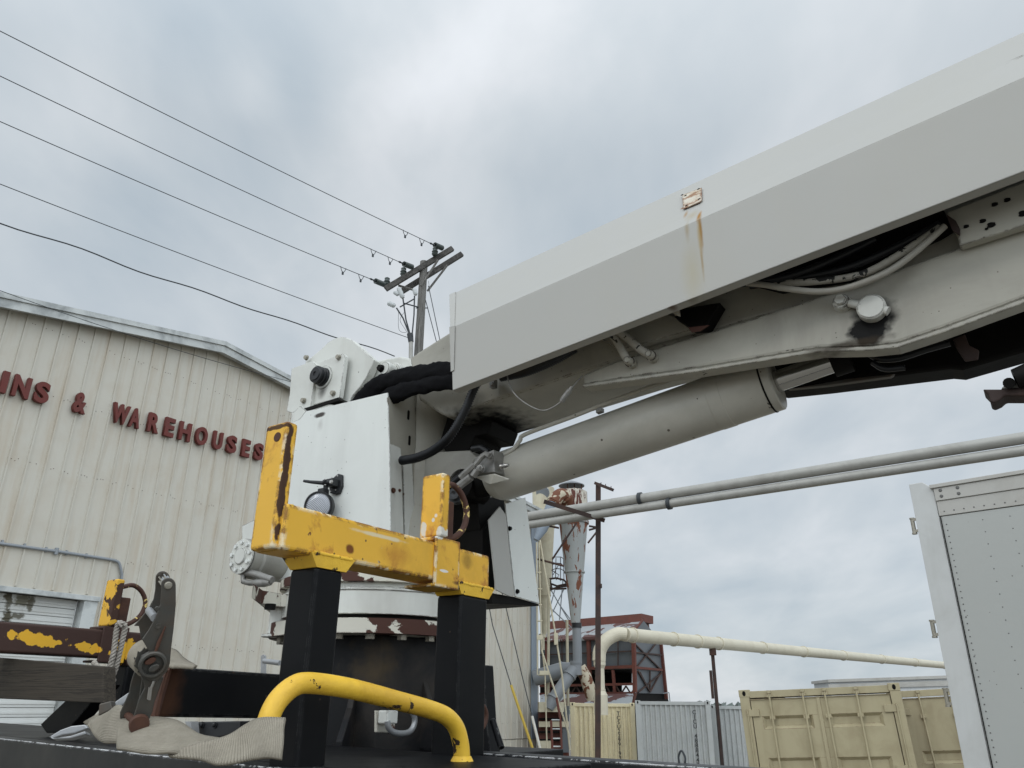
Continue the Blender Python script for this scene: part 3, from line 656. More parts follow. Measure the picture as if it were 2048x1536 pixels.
# low machinery below the ducts
lm=thing('machine_house',V((PY(1105,1460,26.5).x,26.5,GZ)),'dark low machine housing with cream panels beside warehouse corner','machinery')
def qb(m,x0,y0,x1,y1,Y,dep):
    p=[PY(x0,y0,Y),PY(x1,y0,Y),PY(x1,y1,Y),PY(x0,y1,Y)]; m.prism(p,V((0,dep,0)))
m=MB(); qb(m,1078,1424,1138,1520,27.2,2); m.build('housing',M['redsteel'],lm)
m=MB(); qb(m,1078,1404,1128,1424,26.6,1.2); qb(m,1078,1443,1138,1454,26.9,.25); qb(m,1078,1482,1102,1500,26.8,.3); m.build('cream_panel',M['tancyc'],lm)
m=MB(); qb(m,1125,1412,1138,1505,26.95,.2); m.build('grey_panel',M['panelgrey'],lm)
m=MB()
for y in (1436,1462,1478): qb(m,1078,y,1138,y+4,27.05,.12)
m.build('shelf_beam',M['dark'],lm)
rl=thing('red_ladder',V((PY(1115,1500,24).x,24,GZ)),'short dark red ladder standing against the machine housing','ladder')
rods([(1102,1440,1106,1520),(1113,1395,1121,1440,1124,1520)],24,.035,'rail',M['redsteel'],rl)
rods([(1103,1440,1121,1440),(1104,1458,1121,1458),(1105,1477,1122,1477),(1106,1493,1123,1493)],24,.02,'rung',M['trim'],rl)
# ================================================================ RED STEEL DUST HOUSE
DA=30.0
rh=thing('dust_collector_house',TA(1200,1400,DA)*1.0,'dark red steel frame house with grey panels and rusted roof','industrial building')
rh.location=V((TA(1200,1400,DA).x,TA(1200,1400,DA).y,GZ)); WL[rh.name]=V(rh.location)
def RA(x,y,d=0): return TA(x,y,DA+d)
xr=1268
pc=RA(xr,1340); RB_=(pc-CAM).dot(B)
def RBp(x,y,d=0): return TB(x,y,RB_+d)
m=MB(); m.prism([RA(1080,1278,.1),RA(1266,1262,.1),RA(1266,1338,.1),RA(1080,1342,.1)],A*.05); m.build('front_panel',M['panelgrey'],rh)
m=MB(); m.prism([RBp(1270,1262,-.05),RBp(1286,1240,-.05),RBp(1304,1262,-.05),RBp(1322,1288,-.05),RBp(1332,1388,-.05),RBp(1274,1386,-.05)],B*-.05); m.build('side_panel',M['panelgrey'],rh)
m=MB()
def bar(m,p,q,w_,d=None):
    ax=(q-p).normalized(); s=ax.cross(A).normalized() if abs(ax.dot(A))<.9 else ax.cross(Z).normalized(); m.boxc((p+q)/2,ax,s,ax.cross(s),((q-p).length,w_,d or w_))
for x in (1094,1177,1267): bar(m,RA(x,1275),RA(x+3,1385),.14)
bar(m,RA(1080,1341),RA(1268,1333),.12); bar(m,RA(1080,1372),RA(1268,1368),.09); bar(m,RA(1080,1388),RA(1268,1386),.09)
bar(m,RA(1226,1340),RA(1230,1388),.1); bar(m,RA(1268,1385),RA(1262,1405),.2)
bar(m,RBp(1270,1335),RBp(1324,1340),.09); bar(m,RBp(1322,1288),RBp(1333,1398),.12); bar(m,RBp(1268,1262),RBp(1286,1240),.06)
m.build('steel_frame',M['redsteel'],rh)
m=MB()
for k in range(9):
    x=1092+k*20
    if x<1262: bar(m,RA(x,1372,.05),RA(x+10,1388,.05),.05); bar(m,RA(x+10,1388,.05),RA(x+20,1372,.05),.05)
for (a_,b_,c_,d_2) in ((1272,1290,1322,1340),(1272,1336,1316,1282),(1276,1342,1300,1384),(1300,1384,1322,1344),(1276,1385,1324,1345),(1280,1345,1300,1384),(1300,1342,1300,1385)):
    bar(m,RBp(a_,b_),RBp(c_,d_2),.05)
bar(m,RBp(1270,1305),RBp(1322,1310),.06)
for x in (1124,1150,1205,1236): bar(m,RA(x,1275),RA(x,1338),.035)
bar(m,RA(1080,1310),RA(1268,1302),.05)
m.build('cross_brace',M['brownsteel'],rh)
m=MB(); m.prism([RA(1085,1244,1.2),RA(1283,1227,1.2),RA(1283,1243,1.1),RA(1085,1260,1.1)],A*1.2); m.prism([TB(1284,1228,RB_-.3),TB(1297,1241,RB_-.3),TB(1299,1256,RB_-.3),TB(1284,1243,RB_-.3)],B*-.3); m.build('ridge_cap',M['redsteel'],rh)
m=MB(); m.add([RA(1085,1259,1.15),RA(1283,1242,1.15),RA(1266,1266,-.15),RA(1200,1277,-.15),RA(1085,1282,-.15)],[[0,1,2,3,4]]); rfo=m.build('roof_sheet',M['roofmix'],rh); md=rfo.modifiers.new('s','SOLIDIFY'); md.thickness=.06
m=MB(); m.add([RA(1080,1389,-.3),RA(1266,1387,-.3),RA(1262,1408,-1.2),RA(1080,1408,-1.2)],[[0,1,2,3]]); rfo=m.build('lower_roof',M['roofmix'],rh); md=rfo.modifiers.new('s','SOLIDIFY'); md.thickness=.06
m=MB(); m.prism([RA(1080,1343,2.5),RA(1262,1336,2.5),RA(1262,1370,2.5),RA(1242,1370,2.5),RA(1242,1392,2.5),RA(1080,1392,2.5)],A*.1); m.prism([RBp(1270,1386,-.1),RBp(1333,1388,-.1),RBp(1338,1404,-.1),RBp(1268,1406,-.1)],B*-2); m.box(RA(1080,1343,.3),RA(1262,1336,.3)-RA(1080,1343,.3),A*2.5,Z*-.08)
m.build('dark_interior',M['dark'],rh)  # black sheets stand in for the shade inside the open frame
rods([(1338,1385,1340,1403),(1326,1387,1338,1385)],34,.02,'handrail',M['gpipe'],rh)
# ================================================================ CREAM DUCT
DB_az=42; DA_,DBn=frame(DB_az)
q0=PY(1240,1270,24)
cdc=(q0-CAM).dot(DBn)
def D(x,y,o=0): return on(DBn,cdc+o,x,y)
du=thing('cream_duct',V((q0.x,q0.y,GZ)),'long cream flanged duct running off behind the white truck','duct')
pL=[D(x,y) for x,y in ((1250,1269),(1440,1289),(1620,1308),(1905,1333),(2030,1344))]
s0=(PY(1250,1285,24)-PY(1250,1255,24)).length/2
tp0=D(1250,1269); rD=.20
dirD=(D(1905,1332)-tp0).normalized(); 
endp=tp0+dirD*(D(2010,1341)-tp0).length
m=MB(); m.tube([tp0,endp],rD,22)
zz=tp0; vx=PY(1197,1320,24); vx.y=tp0.y; vx.x=PY(1197,1320,tp0.y).x
elb=spline([tp0,PY(1235,1268,tp0.y-.05),PY(1213,1280,tp0.y-.1),PY(1200,1300,tp0.y-.1),PY(1198,1322,tp0.y-.1)],3)
m.tube(elb,rD*.98,22,sm=False)
m.build('pipe_run',M['cream_duct'],du)
m=MB()
for x in (1265,1347,1395,1437,1525,1607,1686,1763,1830,1890,1222):
    if x<1250: continue
    y=1269+(x-1250)*.0977; p=D(x,y); 
    k=(p-tp0).dot(dirD); p=tp0+dirD*k
    m.lathe(p,dirD,[(-.025,rD-.01),(-.025,rD+.03),(.025,rD+.03),(.025,rD-.01)],24); m.cut()
m.build('flange',M['cream_duct'],du)
m=MB(); vl(m,1199,[(1320,11.5),(1330,11.5),(1337,8.5),(1378,8.5),(1378,9.5),(1381,9.5),(1381,9),(1390,13),(1430,13)],elb[-1].y,28,1322); m.build('downcomer',M['cream_duct'],du)
dp=thing('duct_support_post',V((PY(1425,1400,30).x,30,GZ)),'thin brown post holding up the cream duct','post')
kk=tp0+dirD*((D(1424,1287)-tp0).dot(dirD))
m=MB(); m.box(V((kk.x-.05,kk.y,GZ)),V((.1,0,0)),V((0,.1,0)),Z*(kk.z-rD-GZ)); m.box(V((kk.x-.16,kk.y,kk.z-rD-1.6)),V((.08,0,0)),V((0,.08,0)),Z*.9); m.build('post',M['brownsteel'],dp)
m=MB(); m.boxc(kk-Z*(rD+.1),V((1,0,0)),V((0,1,0)),Z,(.2,.16,.22)); m.build('saddle',M['brownsteel'],dp)
# ================================================================ BROWN POST + ALUMINIUM PIPES
RPY=13.2
rp=thing('steel_post',V((PY(1196,1400,RPY).x,RPY,GZ)),'tall brown rusty steel post carrying two overhead pipes','post')
x_=PY(1196,1200,RPY).x; zt=PY(1196,966,RPY).z
pb0=PY(1196,1640,RPY); pt0=PY(1197,966,RPY); m=MB(); m.prism([pb0+V((-.042,0,0)),pb0+V((.042,0,0)),pb0+V((.042,.084,0)),pb0+V((-.042,.084,0))],pt0-pb0); m.boxc(PY(1202,1172,RPY-.01),V((1,0,0)),V((0,1,0)),Z,(.03,.05,.07)); m.build('column',M['brownsteel'],rp,bevel=.004)
m=MB(); bar(m,PY(1190,966,RPY-.02),PY(1226,980,RPY-.4),.05,.035)
for k in (.35,.6,.9): p=PY(1190,966,RPY-.02).lerp(PY(1226,980,RPY-.4),k); m.boxc(p+Z*.035,V((1,0,0)),V((0,1,0)),Z,(.012,.012,.04))
m.build('top_arm',M['brownsteel'],rp)
m=MB(); bar(m,PY(1088,1003,RPY-.35),PY(1209,1041,RPY-.16),.07,.05); m.build('pipe_bracket',M['brownsteel'],rp)
pr=(PY(1060,1040,RPY)-CAM).dot(A)
pa=(PY(1200,1018,RPY-.25)-CAM).dot(A)
for i,(xa,ya,xb,yb,fx,fy,lb) in enumerate(((1062,1032,2048,876,1281,998,'upper of the two grey overhead pipes'),(1062,1049,2048,901,1338,1003,'lower of the two grey overhead pipes'))):
    p,q=TA(xa,ya,pa+.0*i),TA(xb,yb,pa+.0*i); d=(q-p).normalized(); q=q+d*6; p=p-d*3
    ov=thing('overhead_pipe',p.lerp(q,.3),lb,'pipe','pair of overhead pipes')
    r=.080 if i==0 else .070
    MB().tube([p,q],r,20).build('pipe_run',M['silver_pipe'],ov)
    fp=TA(fx,fy,pa); k=(fp-p).dot(d); fp=p+d*k
    m=MB(); m.lathe(fp,d,[(-.03,r),(-.03,r+.025),(.03,r+.025),(.03,r)],20); m.build('coupling',M['wire'],ov)
# ================================================================ CONTAINERS
def container(name,origin,az,w_,h,dep,mt,sidemt,label,group,text=None,tilt=0,doors=False,castm=None,corr=.155,full=True):
    """origin = lower left front corner (world); az = direction of depth axis"""
    dy,dx=frame(az); up0=Z.copy()
    if tilt:
        rot=Matrix.Rotation(R_(tilt),3,dy); dx=rot@dx; up0=rot@up0
    o=V(origin); root=thing(name,o,label,'shipping container',group)
    def P(x,y,z): return o+dx*x+dy*y+up0*z
    fr_=MB(); s=.16
    for x in (0,w_-s):
        fr_.box(P(x,0,0),dx*s,dy*s,up0*h)
        fr_.box(P(x,dep-s,0),dx*s,dy*s,up0*h)
    fr_.box(P(s,.01,h-.13),dx*(w_-2*s),dy*.1,up0*.11); fr_.box(P(s,.01,.02),dx*(w_-2*s),dy*.1,up0*.14)
    for x in (0.01,w_-.09): fr_.box(P(x,s,h-.09),dx*.08,dy*(dep-2*s),up0*.08); fr_.box(P(x,s,.02),dx*.08,dy*(dep-2*s),up0*.14)
    fr_.build('frame',mt,root,bevel=.006)
    cs=MB()
    for x in (-.006,w_-.178+.006):
        for z_ in (h-.118+.006,-.004): 
            cs.box(P(x,-.006,z_),dx*.178,dy*.162,up0*.118); 
            cs_h=P(x+.089,-.0075,z_+.06)
    cs.build('corner_casting',castm or mt,root,bevel=.008)
    hl=MB()
    for x in (-.006,w_-.178+.006):
        c_=P(x+.089,-.0085,h-.118+.064); pts=[c_+dx*.028*math.cos(a)+up0*.042*math.sin(a) for a in [2*math.pi*k/14 for k in range(14)]]; hl.prism(pts,dy*.0014); hl.cut()
    hl.build('casting_hole',M['dark'],root)
    def corrug(p0,dirx,nrm,length,z0,z1,depth,pitch):
        mm=MB(); n_=int(length/pitch); pitch=length/n_; prof=[]
        for k in range(n_):
            x=k*pitch; prof+=[(x,0),(x+pitch*.26,0),(x+pitch*.42,depth),(x+pitch*.84,depth)]
        prof.append((length,0)); vs=[];fs=[]
        for (x,d) in prof: vs.append(p0+dirx*x-nrm*d+up0*z0); vs.append(p0+dirx*x-nrm*d+up0*z1)
        for k in range(len(prof)-1): fs.append([2*k,2*k+2,2*k+3,2*k+1])
        mm.add(vs,fs); return mm
    if not doors:
        corrug(P(s,.03,0),dx,-dy,w_-2*s,.14,h-.12,.05,corr).build('end_wall',mt,root)
    corrug(P(w_-.015,s,0),dy,dx,dep-2*s,.14,h-.09,.036,.28).build('side_wall',sidemt,root)
    corrug(P(.015,s,0),dy,-dx,dep-2*s,.14,h-.09,.036,.28).build('side_wall',mt,root)
    rf_=MB(); rf_.box(P(.05,.05,h-.06),dx*(w_-.1),dy*(dep-.1),up0*.03); rf_.box(P(.05,dep-.1,.1),dx*(w_-.1),dy*.05,up0*(h-.2)); rf_.build('roof',mt,root)
    if text:
        tm=MB(); 
        x,ztop,sz=text[1],h-.40,text[2]
        cu=bpy.data.curves.new('t','FONT'); cu.body='\n'.join(text[0]); cu.size=sz*1.35; cu.align_x='CENTER'; cu.space_line=.80; cu.offset=.002; cu.extrude=.0015
        ob=bpy.data.objects.new('tmp',cu); me=bpy.data.meshes.new_from_object(ob); bpy.data.objects.remove(ob)
        for v in me.vertices:
            q=v.co.copy(); v.co=P(x+q.x,.016-q.z,ztop+q.y)-WL[root.name]
        me.materials.clear(); me.materials.append(M['ink']); to=bpy.data.objects.new('id_lettering',me); sc.collection.objects.link(to); to.parent=root; WL[to.name]=WL[root.name]
    if doors:
        dw=(w_-2*s)/2
        for i in range(2):
            x0=s+.012+i*dw; x1=s-.012+(i+1)*dw
            dm_=MB()
            # leaf with recessed bands
            zs=[.17,h-.155]; lf=[]
            recs=[(h-.62,h-.42)]+[(h-1.40,h-1.06),(h-1.86,h-1.58),(.3,.5)] if doors==1 else [(h-1.20,h-1.0),(h-1.9,h-1.7),(.3,.5)]
            recs=sorted(recs); z=zs[0]; xl,xr_=x0+.16,x1-.12
            if i==1: xl,xr_=x0+.12,x1-.16
            for (ra,rb) in recs+[(zs[1],zs[1])]:
                dm_.add([P(x0,.02,z),P(x1,.02,z),P(x1,.02,ra),P(x0,.02,ra)],[[0,1,2,3]])
                if rb>ra:
                    dm_.add([P(x0,.02,ra),P(xl,.02,ra),P(xl,.02,rb),P(x0,.02,rb)],[[0,1,2,3]]); dm_.add([P(xr_,.02,ra),P(x1,.02,ra),P(x1,.02,rb),P(xr_,.02,rb)],[[0,1,2,3]])
                    e=.05; f_=.05
                    a=[P(xl,.02,ra),P(xr_,.02,ra),P(xr_,.02,rb),P(xl,.02,rb)]; b=[P(xl+e,.02+f_,ra+e*.9),P(xr_-e,.02+f_,ra+e*.9),P(xr_-e,.02+f_,rb-e*.9),P(xl+e,.02+f_,rb-e*.9)]
                    dm_.add(a+b,[[0,1,5,4],[1,2,6,5],[2,3,7,6],[3,0,4,7],[4,5,6,7]])
                z=rb
            lf=dm_.build('door',mt,root)
            bm_=MB()
            for fx in ((.30,.80) if i==0 else (.10,.55)):
                xx=x0+(x1-x0)*fx
                bm_.cyl(P(xx,-.025,.08),P(xx,-.025,h-.06),.017,seg=10)
                for zz_ in (h-.10,h-.45,.5,1.2): bm_.box(P(xx-.045,-.032,zz_-.03),dx*.09,dy*.055,up0*.06)
                bm_.box(P(xx-.03,-.05,h-.07),dx*.06,dy*.05,up0*.05)
            bm_.build('lock_bar',mt,lf,bevel=.003)
            hg=MB(); hx=x0-.10 if i==0 else x1-.12
            for zz_ in (h-.42,h-1.30,.6): hg.box(P(hx,-.012,zz_),dx*.22,dy*.03,up0*.11)
            hg.cyl(P(hx+.03 if i==0 else hx+.19,-.02,.3),P(hx+.03 if i==0 else hx+.19,-.02,h-.3),.012,seg=8)
            hg.build('hinge',mt,lf,bevel=.003)
        gk=MB(); gk.box(P(s+dw-.03,.005,.17),dx*.06,dy*.02,up0*(h-.33)); gk.box(P(s,.0,h-.16),dx*(w_-2*s),dy*.02,up0*.012); gk.build('door_gasket',sidemt if doors==9 else mt,root)
    return root
def place_ll(x,y,Y,h): # world lower-left corner given the pixel of the top-left corner
    p=PY(x,y,Y); return V((p.x,p.y,p.z-h))
h=2.59
p=PY(1140,1405,29.6); q=PY(1265,1404,29.6); wt=(q-p).length
container('shipping_container',V((p.x,p.y,p.z-h)),11.3,wt/math.cos(R_(11.3)),h,6.06,M['cont_tan'],M['cont_tan2'],'pale tan container end nearest the warehouse, partly behind the brown post','shipping containers in the yard',text=(list('TCSU2')+list('299193')+['3'],wt*.76,.13))
p=PY(1270,1401,27.6); q=PY(1416,1401,27.6); wt=(q-p).length
container('shipping_container',V((p.x,p.y,p.z-h)),9.5,wt,h,6.06,M['cont_grey'],M['cont_grey'],'light grey container marked with a vertical ID next to the pale tan one','shipping containers in the yard',text=(list('CICU')+[' ']+list('488844')+['7'],wt*.78,.13))
p=PY(1419,1410,28.6)
container('shipping_container',V((p.x,p.y,p.z-h)),9.5,2.44,h,6.06,M['cont_grey'],M['cont_grey'],'light grey container half hidden behind the tan container doors','shipping containers in the yard')
p=PY(1477,1381,14.3); q=PY(1762,1371,14.3); wt=(q-p).length; tl_=-2.6
o0=p-(Matrix.Rotation(R_(tl_),3,frame(14)[0])@Z)*h
container('shipping_container',o0,24,wt*1.02,h,6.06,M['cont_tan2'],M['cont_rust'],'nearest dull tan container with both doors and four lock bars in view','shipping containers in the yard',tilt=tl_,doors=1)
p=PY(1775,1381,14.9); tl_=-3.2
o0=p-(Matrix.Rotation(R_(tl_),3,frame(14)[0])@Z)*h
container('shipping_container',o0,24,2.44,h,6.06,M['cont_tan2'],M['cont_rust'],'tan container cut off on the right by the white truck box','shipping containers in the yard',tilt=tl_,doors=2)
# far white trailer
ft=thing('semi_trailer',V((PY(1780,1400,31).x,31,GZ)),'white trailer roof edge showing above the tan containers','trailer')
p=PY(1660,1362,31); q=PY(2040,1349,29.5); d=(q-p)
m=MB(); m.box(p-Z*2.9,d,V((.3,2.5,0)),Z*2.85); m.build('body',M['trailer_white'],ft)
m=MB(); m.box(p-V((.1,.06,0))-Z*.30,d+V((.1,0,0)),V((0,.08,0)),Z*.02+Z*.16); m.box(p-V((.1,.1,0))-Z*.05,d+V((.1,0,0)),V((.3,2.6,0)),Z*.1); m.build('top_rail',M['alu'],ft)
# ================================================================ WHITE BOX TRUCK
KA,KB=frame(-46)     # KA: away along the side; side comes toward us with -KA
kp=PY(1866,970,5.55); 
KN=KB                 # normal of side plane (faces right/front of cam?) 
kc=(kp-CAM).dot(KN)
def K(x,y,o=0): return on(KN,kc+o,x,y)
sgn=-1 if kc>0 else 1   # outward direction toward camera
OUT=KN*sgn
bt=thing('box_truck_body',V((kp.x,kp.y,0)),'white riveted truck box with corner post and door hinges','box truck')
SD=-KA              # along side toward the camera/right
ztop=kp.z
LK=4.5
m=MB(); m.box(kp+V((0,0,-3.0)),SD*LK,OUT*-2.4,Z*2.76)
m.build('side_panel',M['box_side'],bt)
m=MB(); 
m.box(kp+V((0,0,-.235))+OUT*.006,SD*LK,OUT*-.04,Z*.11)
m.box(kp+V((0,0,-.125))+OUT*.016+SD*.0,SD*LK,OUT*-.05,Z*.095)
m.box(kp+V((0,0,-.030))+OUT*.03+SD*-.02,SD*LK,OUT*-2.46,Z*.028)
m.build('top_rail',M['alu'],bt,bevel=.003)
# corner post: strip px 1830..1866 at the top
pw=.165
m=MB(); pz=kp+SD*-pw
m.prism([pz+Z*-3.0,kp+Z*-3.0+SD*-.004,kp+Z*-.02+SD*-.004,kp+Z*.0+SD*-.03,kp+Z*.035+SD*-.07,pz+Z*.035],OUT*-.14)
m2=m; m.build('corner_post',M['box_post'],bt,bevel=.004)
m=MB(); m.box(kp+Z*-3+SD*.004+OUT*.004,SD*.006,OUT*.004,Z*2.76); m.build('seam',M['dark'],bt)
rv=MB()
for k in range(66): rv.dome(kp+SD*.035+Z*(-.30-k*.043)+OUT*.0005,OUT,.0052,.003,8,2)
for k in range(40):
    z_=-.30-k*.085
    for s_ in (.27,.44,1.05,1.22): rv.dome(kp+SD*(s_)+Z*z_+OUT*.0005,OUT,.0042,.002,8,2)
for k in range(40): rv.dome(kp+SD*(.04+k*.065)+Z*-.205+OUT*.007,OUT,.0055,.003,8,2)
for s_ in (.045,.16): 
    for z_ in (-.052,-.095): rv.dome(kp+SD*s_+Z*z_+OUT*.016,OUT,.013,.006,10,2)
rv.build('rivets',M['rivet'],bt)
hg=MB()
for (x,y) in ((1838,1040),(1884,1252),(1914,1394)):
    p=PY(x-3,y,5.5); p=pz+OUT*-.02+SD*-.03+Z*(p.z-pz.z)
    hg.cyl(p-Z*.05,p+Z*.05,.014,seg=10); hg.cyl(p-Z*.062,p-Z*.05,.018,seg=10); hg.cyl(p+Z*.05,p+Z*.06,.018,seg=10); hg.box(p+Z*.035,SD*.05,OUT*.012,Z*.02); hg.box(p-Z*.05,SD*.05,OUT*.012,Z*.02); hg.cut()
hg.build('door_hinge',M['zinc'],bt)
M['hose_pale']=mat('pale_hose',(.38,.365,.32),.5,chip=(.02,.02,.02),chipt=.66,chips=24,dirt=(.14,.12,.1),dirta=.5,bump=.02)
M['hose_white']=mat('cracked_white_hose',(.36,.345,.30),.55,chip=(.015,.015,.015),chipt=.56,chips=30,bump=.02,dirt=(.2,.18,.15),dirta=.4)
# ================================================================ FLATBED TRUCK
DZ=-.115                         # deck height relative to the camera
tk=thing('flatbed_truck',T(1.6,-2,-1.65),'black steel truck deck with chipped edge carrying the crane','truck')
e0=TZ(0,1476,DZ); e1=TZ(235,1501,DZ); ed=(e1-e0).normalized(); en=V((-ed.y,ed.x,0)); 
if en.dot(A)<0: en=-en           # en = inward (away from camera)
p0=e0-ed*2.2; p1=TZ(235,1501,DZ)+ed*1.05
m=MB(); m.box(p0+en*.006-Z*.004,(p1-p0),en*.062,Z*-.012)
m.box(p0+en*.068,(p1-p0),en*.5,Z*-.06)
m.build('deck_plate',M['black'],tk,bevel=.004)
m=MB(); m.box(p0,p1-p0,en*.06,Z*-.155); m.box(p0+Z*-.165+en*.02,p1-p0,en*.3,Z*-.02); m.build('edge_beam',M['black_edge'],tk,bevel=.006,seg=2)
m=MB(); m.box(p0+Z*-.30+en*-.01,p1-p0,en*.05,Z*-.12); m.build('side_skirt',M['fitting'],tk)
# main deck behind the edge and the cross beam on the right
m=MB(); m.box(T(1.3,-2.5,DZ-.03),A*1.3,B*.98,Z*-.12); m.build('crane_base_frame',M['black'],tk,bevel=.004)
b0=TZ(930,1503,DZ+.0); b1=TZ(1500,1539,DZ+.0); bd=(b1-b0).normalized(); bn=V((-bd.y,bd.x,0)); bn=bn if bn.dot(A)>0 else -bn
m=MB(); m.box(b0-bd*.1,bd*2.2,bn*.07,Z*-.14); m.build('cross_beam',M['black_edge'],tk,bevel=.007)
m=MB(); hk=TZ(1350,1527,DZ)+bn*.03; m.tube(spline([hk+bd*-.007,hk+bd*-.008+Z*.012,hk+Z*.024,hk+bd*.008+Z*.012,hk+bd*.007],4),.0022,6); m.build('wire_loop',M['wire'],tk)
# grab rail
GB=-1.12
m=MB(); gp=[TB(530,1468,GB),TB(540,1430,GB),TB(558,1398,GB),TB(588,1372,GB),TB(622,1366,GB),TB(700,1377,GB),TB(790,1400,GB),TB(860,1419,GB),TB(893,1433,GB),TB(912,1455,GB),TB(921,1485,GB),TB(924,1516,GB)]
m.tube(spline(gp,5),.0182,20,caps=False)
pe=TB(924,1518,GB); m.lathe(pe-Z*.006,Z,[(0,.026),(.004,.024),(.012,.0195)],20)
m.build('grab_rail',M['yellow_rail'],tk)
# step plate under the rail foot
m=MB(); m.prism([T(1.0,-1.17,DZ-.012),T(1.56,-1.17,DZ-.012),T(1.56,-1.04,DZ-.012),T(1.0,-1.04,DZ-.012)],Z*-.1); m.build('rail_step',M['black'],tk,bevel=.004)
# ================================================================ STAKE RACKS
def rack(o,label,my,mside,mpost,bstub,flip):
    """o(a,b,z) gives a world point; beam runs along A, its near face on b=0"""
    root=thing('stake_rack',o(1.4,0,DZ),label,'stake rack','steel stake racks on the truck deck')
    def bx(m,a0,a1,b0_,b1_,z0,z1): return m.prism([o(a0,b0_,z0),o(a1,b0_,z0),o(a1,b1_,z0),o(a0,b1_,z0)],Z*(z1-z0))
    m=MB(); bx(m,1.030 if not flip else .8,1.752,0,-.088,.284,.379); m.build('beam',my,root,bevel=.008,seg=3)
    m=MB(); bx(m,*((1.016,1.047) if not flip else (.78,.815)),-.012,-.082,.285,.556)
    u1=m.build('upright',my,root,bevel=.007,seg=3)
    m=MB(); 
    # welds and cap collars
    for a0,a1 in (((1.118,1.222) if not flip else (.88,.98)),(1.618,1.758)):
        vs=[o(a0-.012,.004,.290),o(a1+.012,.004,.290),o(a1+.012,-.09,.290),o(a0-.012,-.09,.290),o(a0+.010,.000,.262),o(a1-.008,.000,.262),o(a1-.008,-.082,.262),o(a0+.010,-.082,.262)]
        m.add(vs,[[0,1,5,4],[1,2,6,5],[2,3,7,6],[3,0,4,7],[4,5,6,7]])
        m.tube([o(a0-.004+(a1-a0+.008)*k/30,.001,.290+.0016*noise.noise(V((k*.7,a0*9,0)))) for k in range(31)],[.0045+.0016*noise.noise(V((k*.9,a0*7,4))) for k in range(31)],8); m.cut()
    m.build('weld_collar',M['yellow_rail'] if not flip else my,root)
    m=MB(); m.tube([o(1.047,-.006,z) for z in (.292,.32,.35,.378)],.006,8); m.build('weld_bead',M['yellow_rail'] if not flip else my,root)
    # saddle sleeve with second upright and D ring
    m=MB()
    bx(m,1.507,1.606,.008,.0,.268,.392); bx(m,1.507,1.606,0,-.092,.268,.276); bx(m,1.507,1.606,0,-.092,.382,.392)
    m.build('sleeve',my,root,bevel=.003)
    m=MB(); bx(m,1.518,1.550,.012,-.060,.393,.560); u2=m.build('upright',mside,root,bevel=.006,seg=3)
    c=o(1.56,-.02,.478); pts=[]
    r_=.058
    m=MB(); a_=A if not flip else A
    P=[o(1.556,-.02,.535),o(1.60,-.02,.548),o(1.64,-.02,.53),o(1.664,-.02,.49),o(1.655,-.02,.445),o(1.62,-.02,.412),o(1.58,-.02,.400),o(1.553,-.02,.402)]
    m.tube(spline(P,5),.0085,10); m.build('d_ring',M['ring'],u2)
    m=MB(); bx(m,1.556,1.60,-.012,-.075,.38,.50); m.build('back_flat',M['rust'],u2,bevel=.004)
    # posts
    for a0,a1 in (((1.128,1.208) if not flip else (.89,.97)),(1.628,1.748)):
        m=MB(); bx(m,a0,a1,-.001,-.083,DZ-.03,.264); m.build('post',mpost,root,bevel=.010,seg=4)
    if bstub:
        pass
    return root
fo=lambda a,b,z: T(a,-1.25+b,z)
r1=rack(fo,'near stake rack with bright yellow beam and black posts in front of the crane',M['yellow'],M['yellow'],M['black'],True,False)
# hole in the bright face of the left upright
hp=on(A,1.0159,555,874)
m=MB(); m.cyl(hp-A*-.0004,hp-A*.0012,.0105,seg=18); m.build('pin_hole',M['rust'],r1)
# black stub tube beside the near rack
sa=TA(343,1333,.95); 
m=MB(); tz=(sa-CAM).z
S_=[TB(342,1333,-1.45),TB(560,1349,-1.45),TB(560,1440,-1.45),TB(314,1433,-1.45)]
zt_=(S_[0]-CAM).z; a0=(S_[0]-CAM).dot(A)
q0=T(a0-.012,-1.45,zt_); 
m.prism([TB(340,1333,-1.45),TB(600,1351,-1.45),TB(600,1438,-1.45),TB(312,1434,-1.45)],B*-.09); m.build('stub_tube',M['black'],r1,bevel=.006)
m=MB(); m.prism([TB(340,1335,-1.447),TB(345,1335,-1.447),TB(318,1433,-1.447),TB(312,1433,-1.447)],B*-.08); m.build('stub_rusty_end',M['rust'],r1)
# rear rack
ro=lambda a,b,z: T(a+.085,-2.85+b,z-.142)
r2=rack(ro,'far stake rack with brown rusty beam and peeling yellow patches on the left',M['rusty_yellow'],M['yellow_rusty'],M['black'],False,True)
# rear rack: black cross member down to the deck
m=MB(); q=T(1.45,-2.72,-.02); m.prism([TA(80,1449,1.5),TA(165,1368,1.5),TA(215,1368,1.5),TA(130,1466,1.5),TA(92,1466,1.5)],A*.05); m.build('foot_brace',M['black'],r2,bevel=.004)
# ================================================================ PEDESTAL + CRANE
cx=T(2.13,-2.02,0); cx.z=CAM.z          # slewing axis
cr=thing('knuckle_boom_crane',V((cx.x,cx.y,CAM.z+DZ)),'white folding boom crane with slew base, lift cylinder and long boom cover','crane')
def TC(a,b,z): return T(a,b,z)
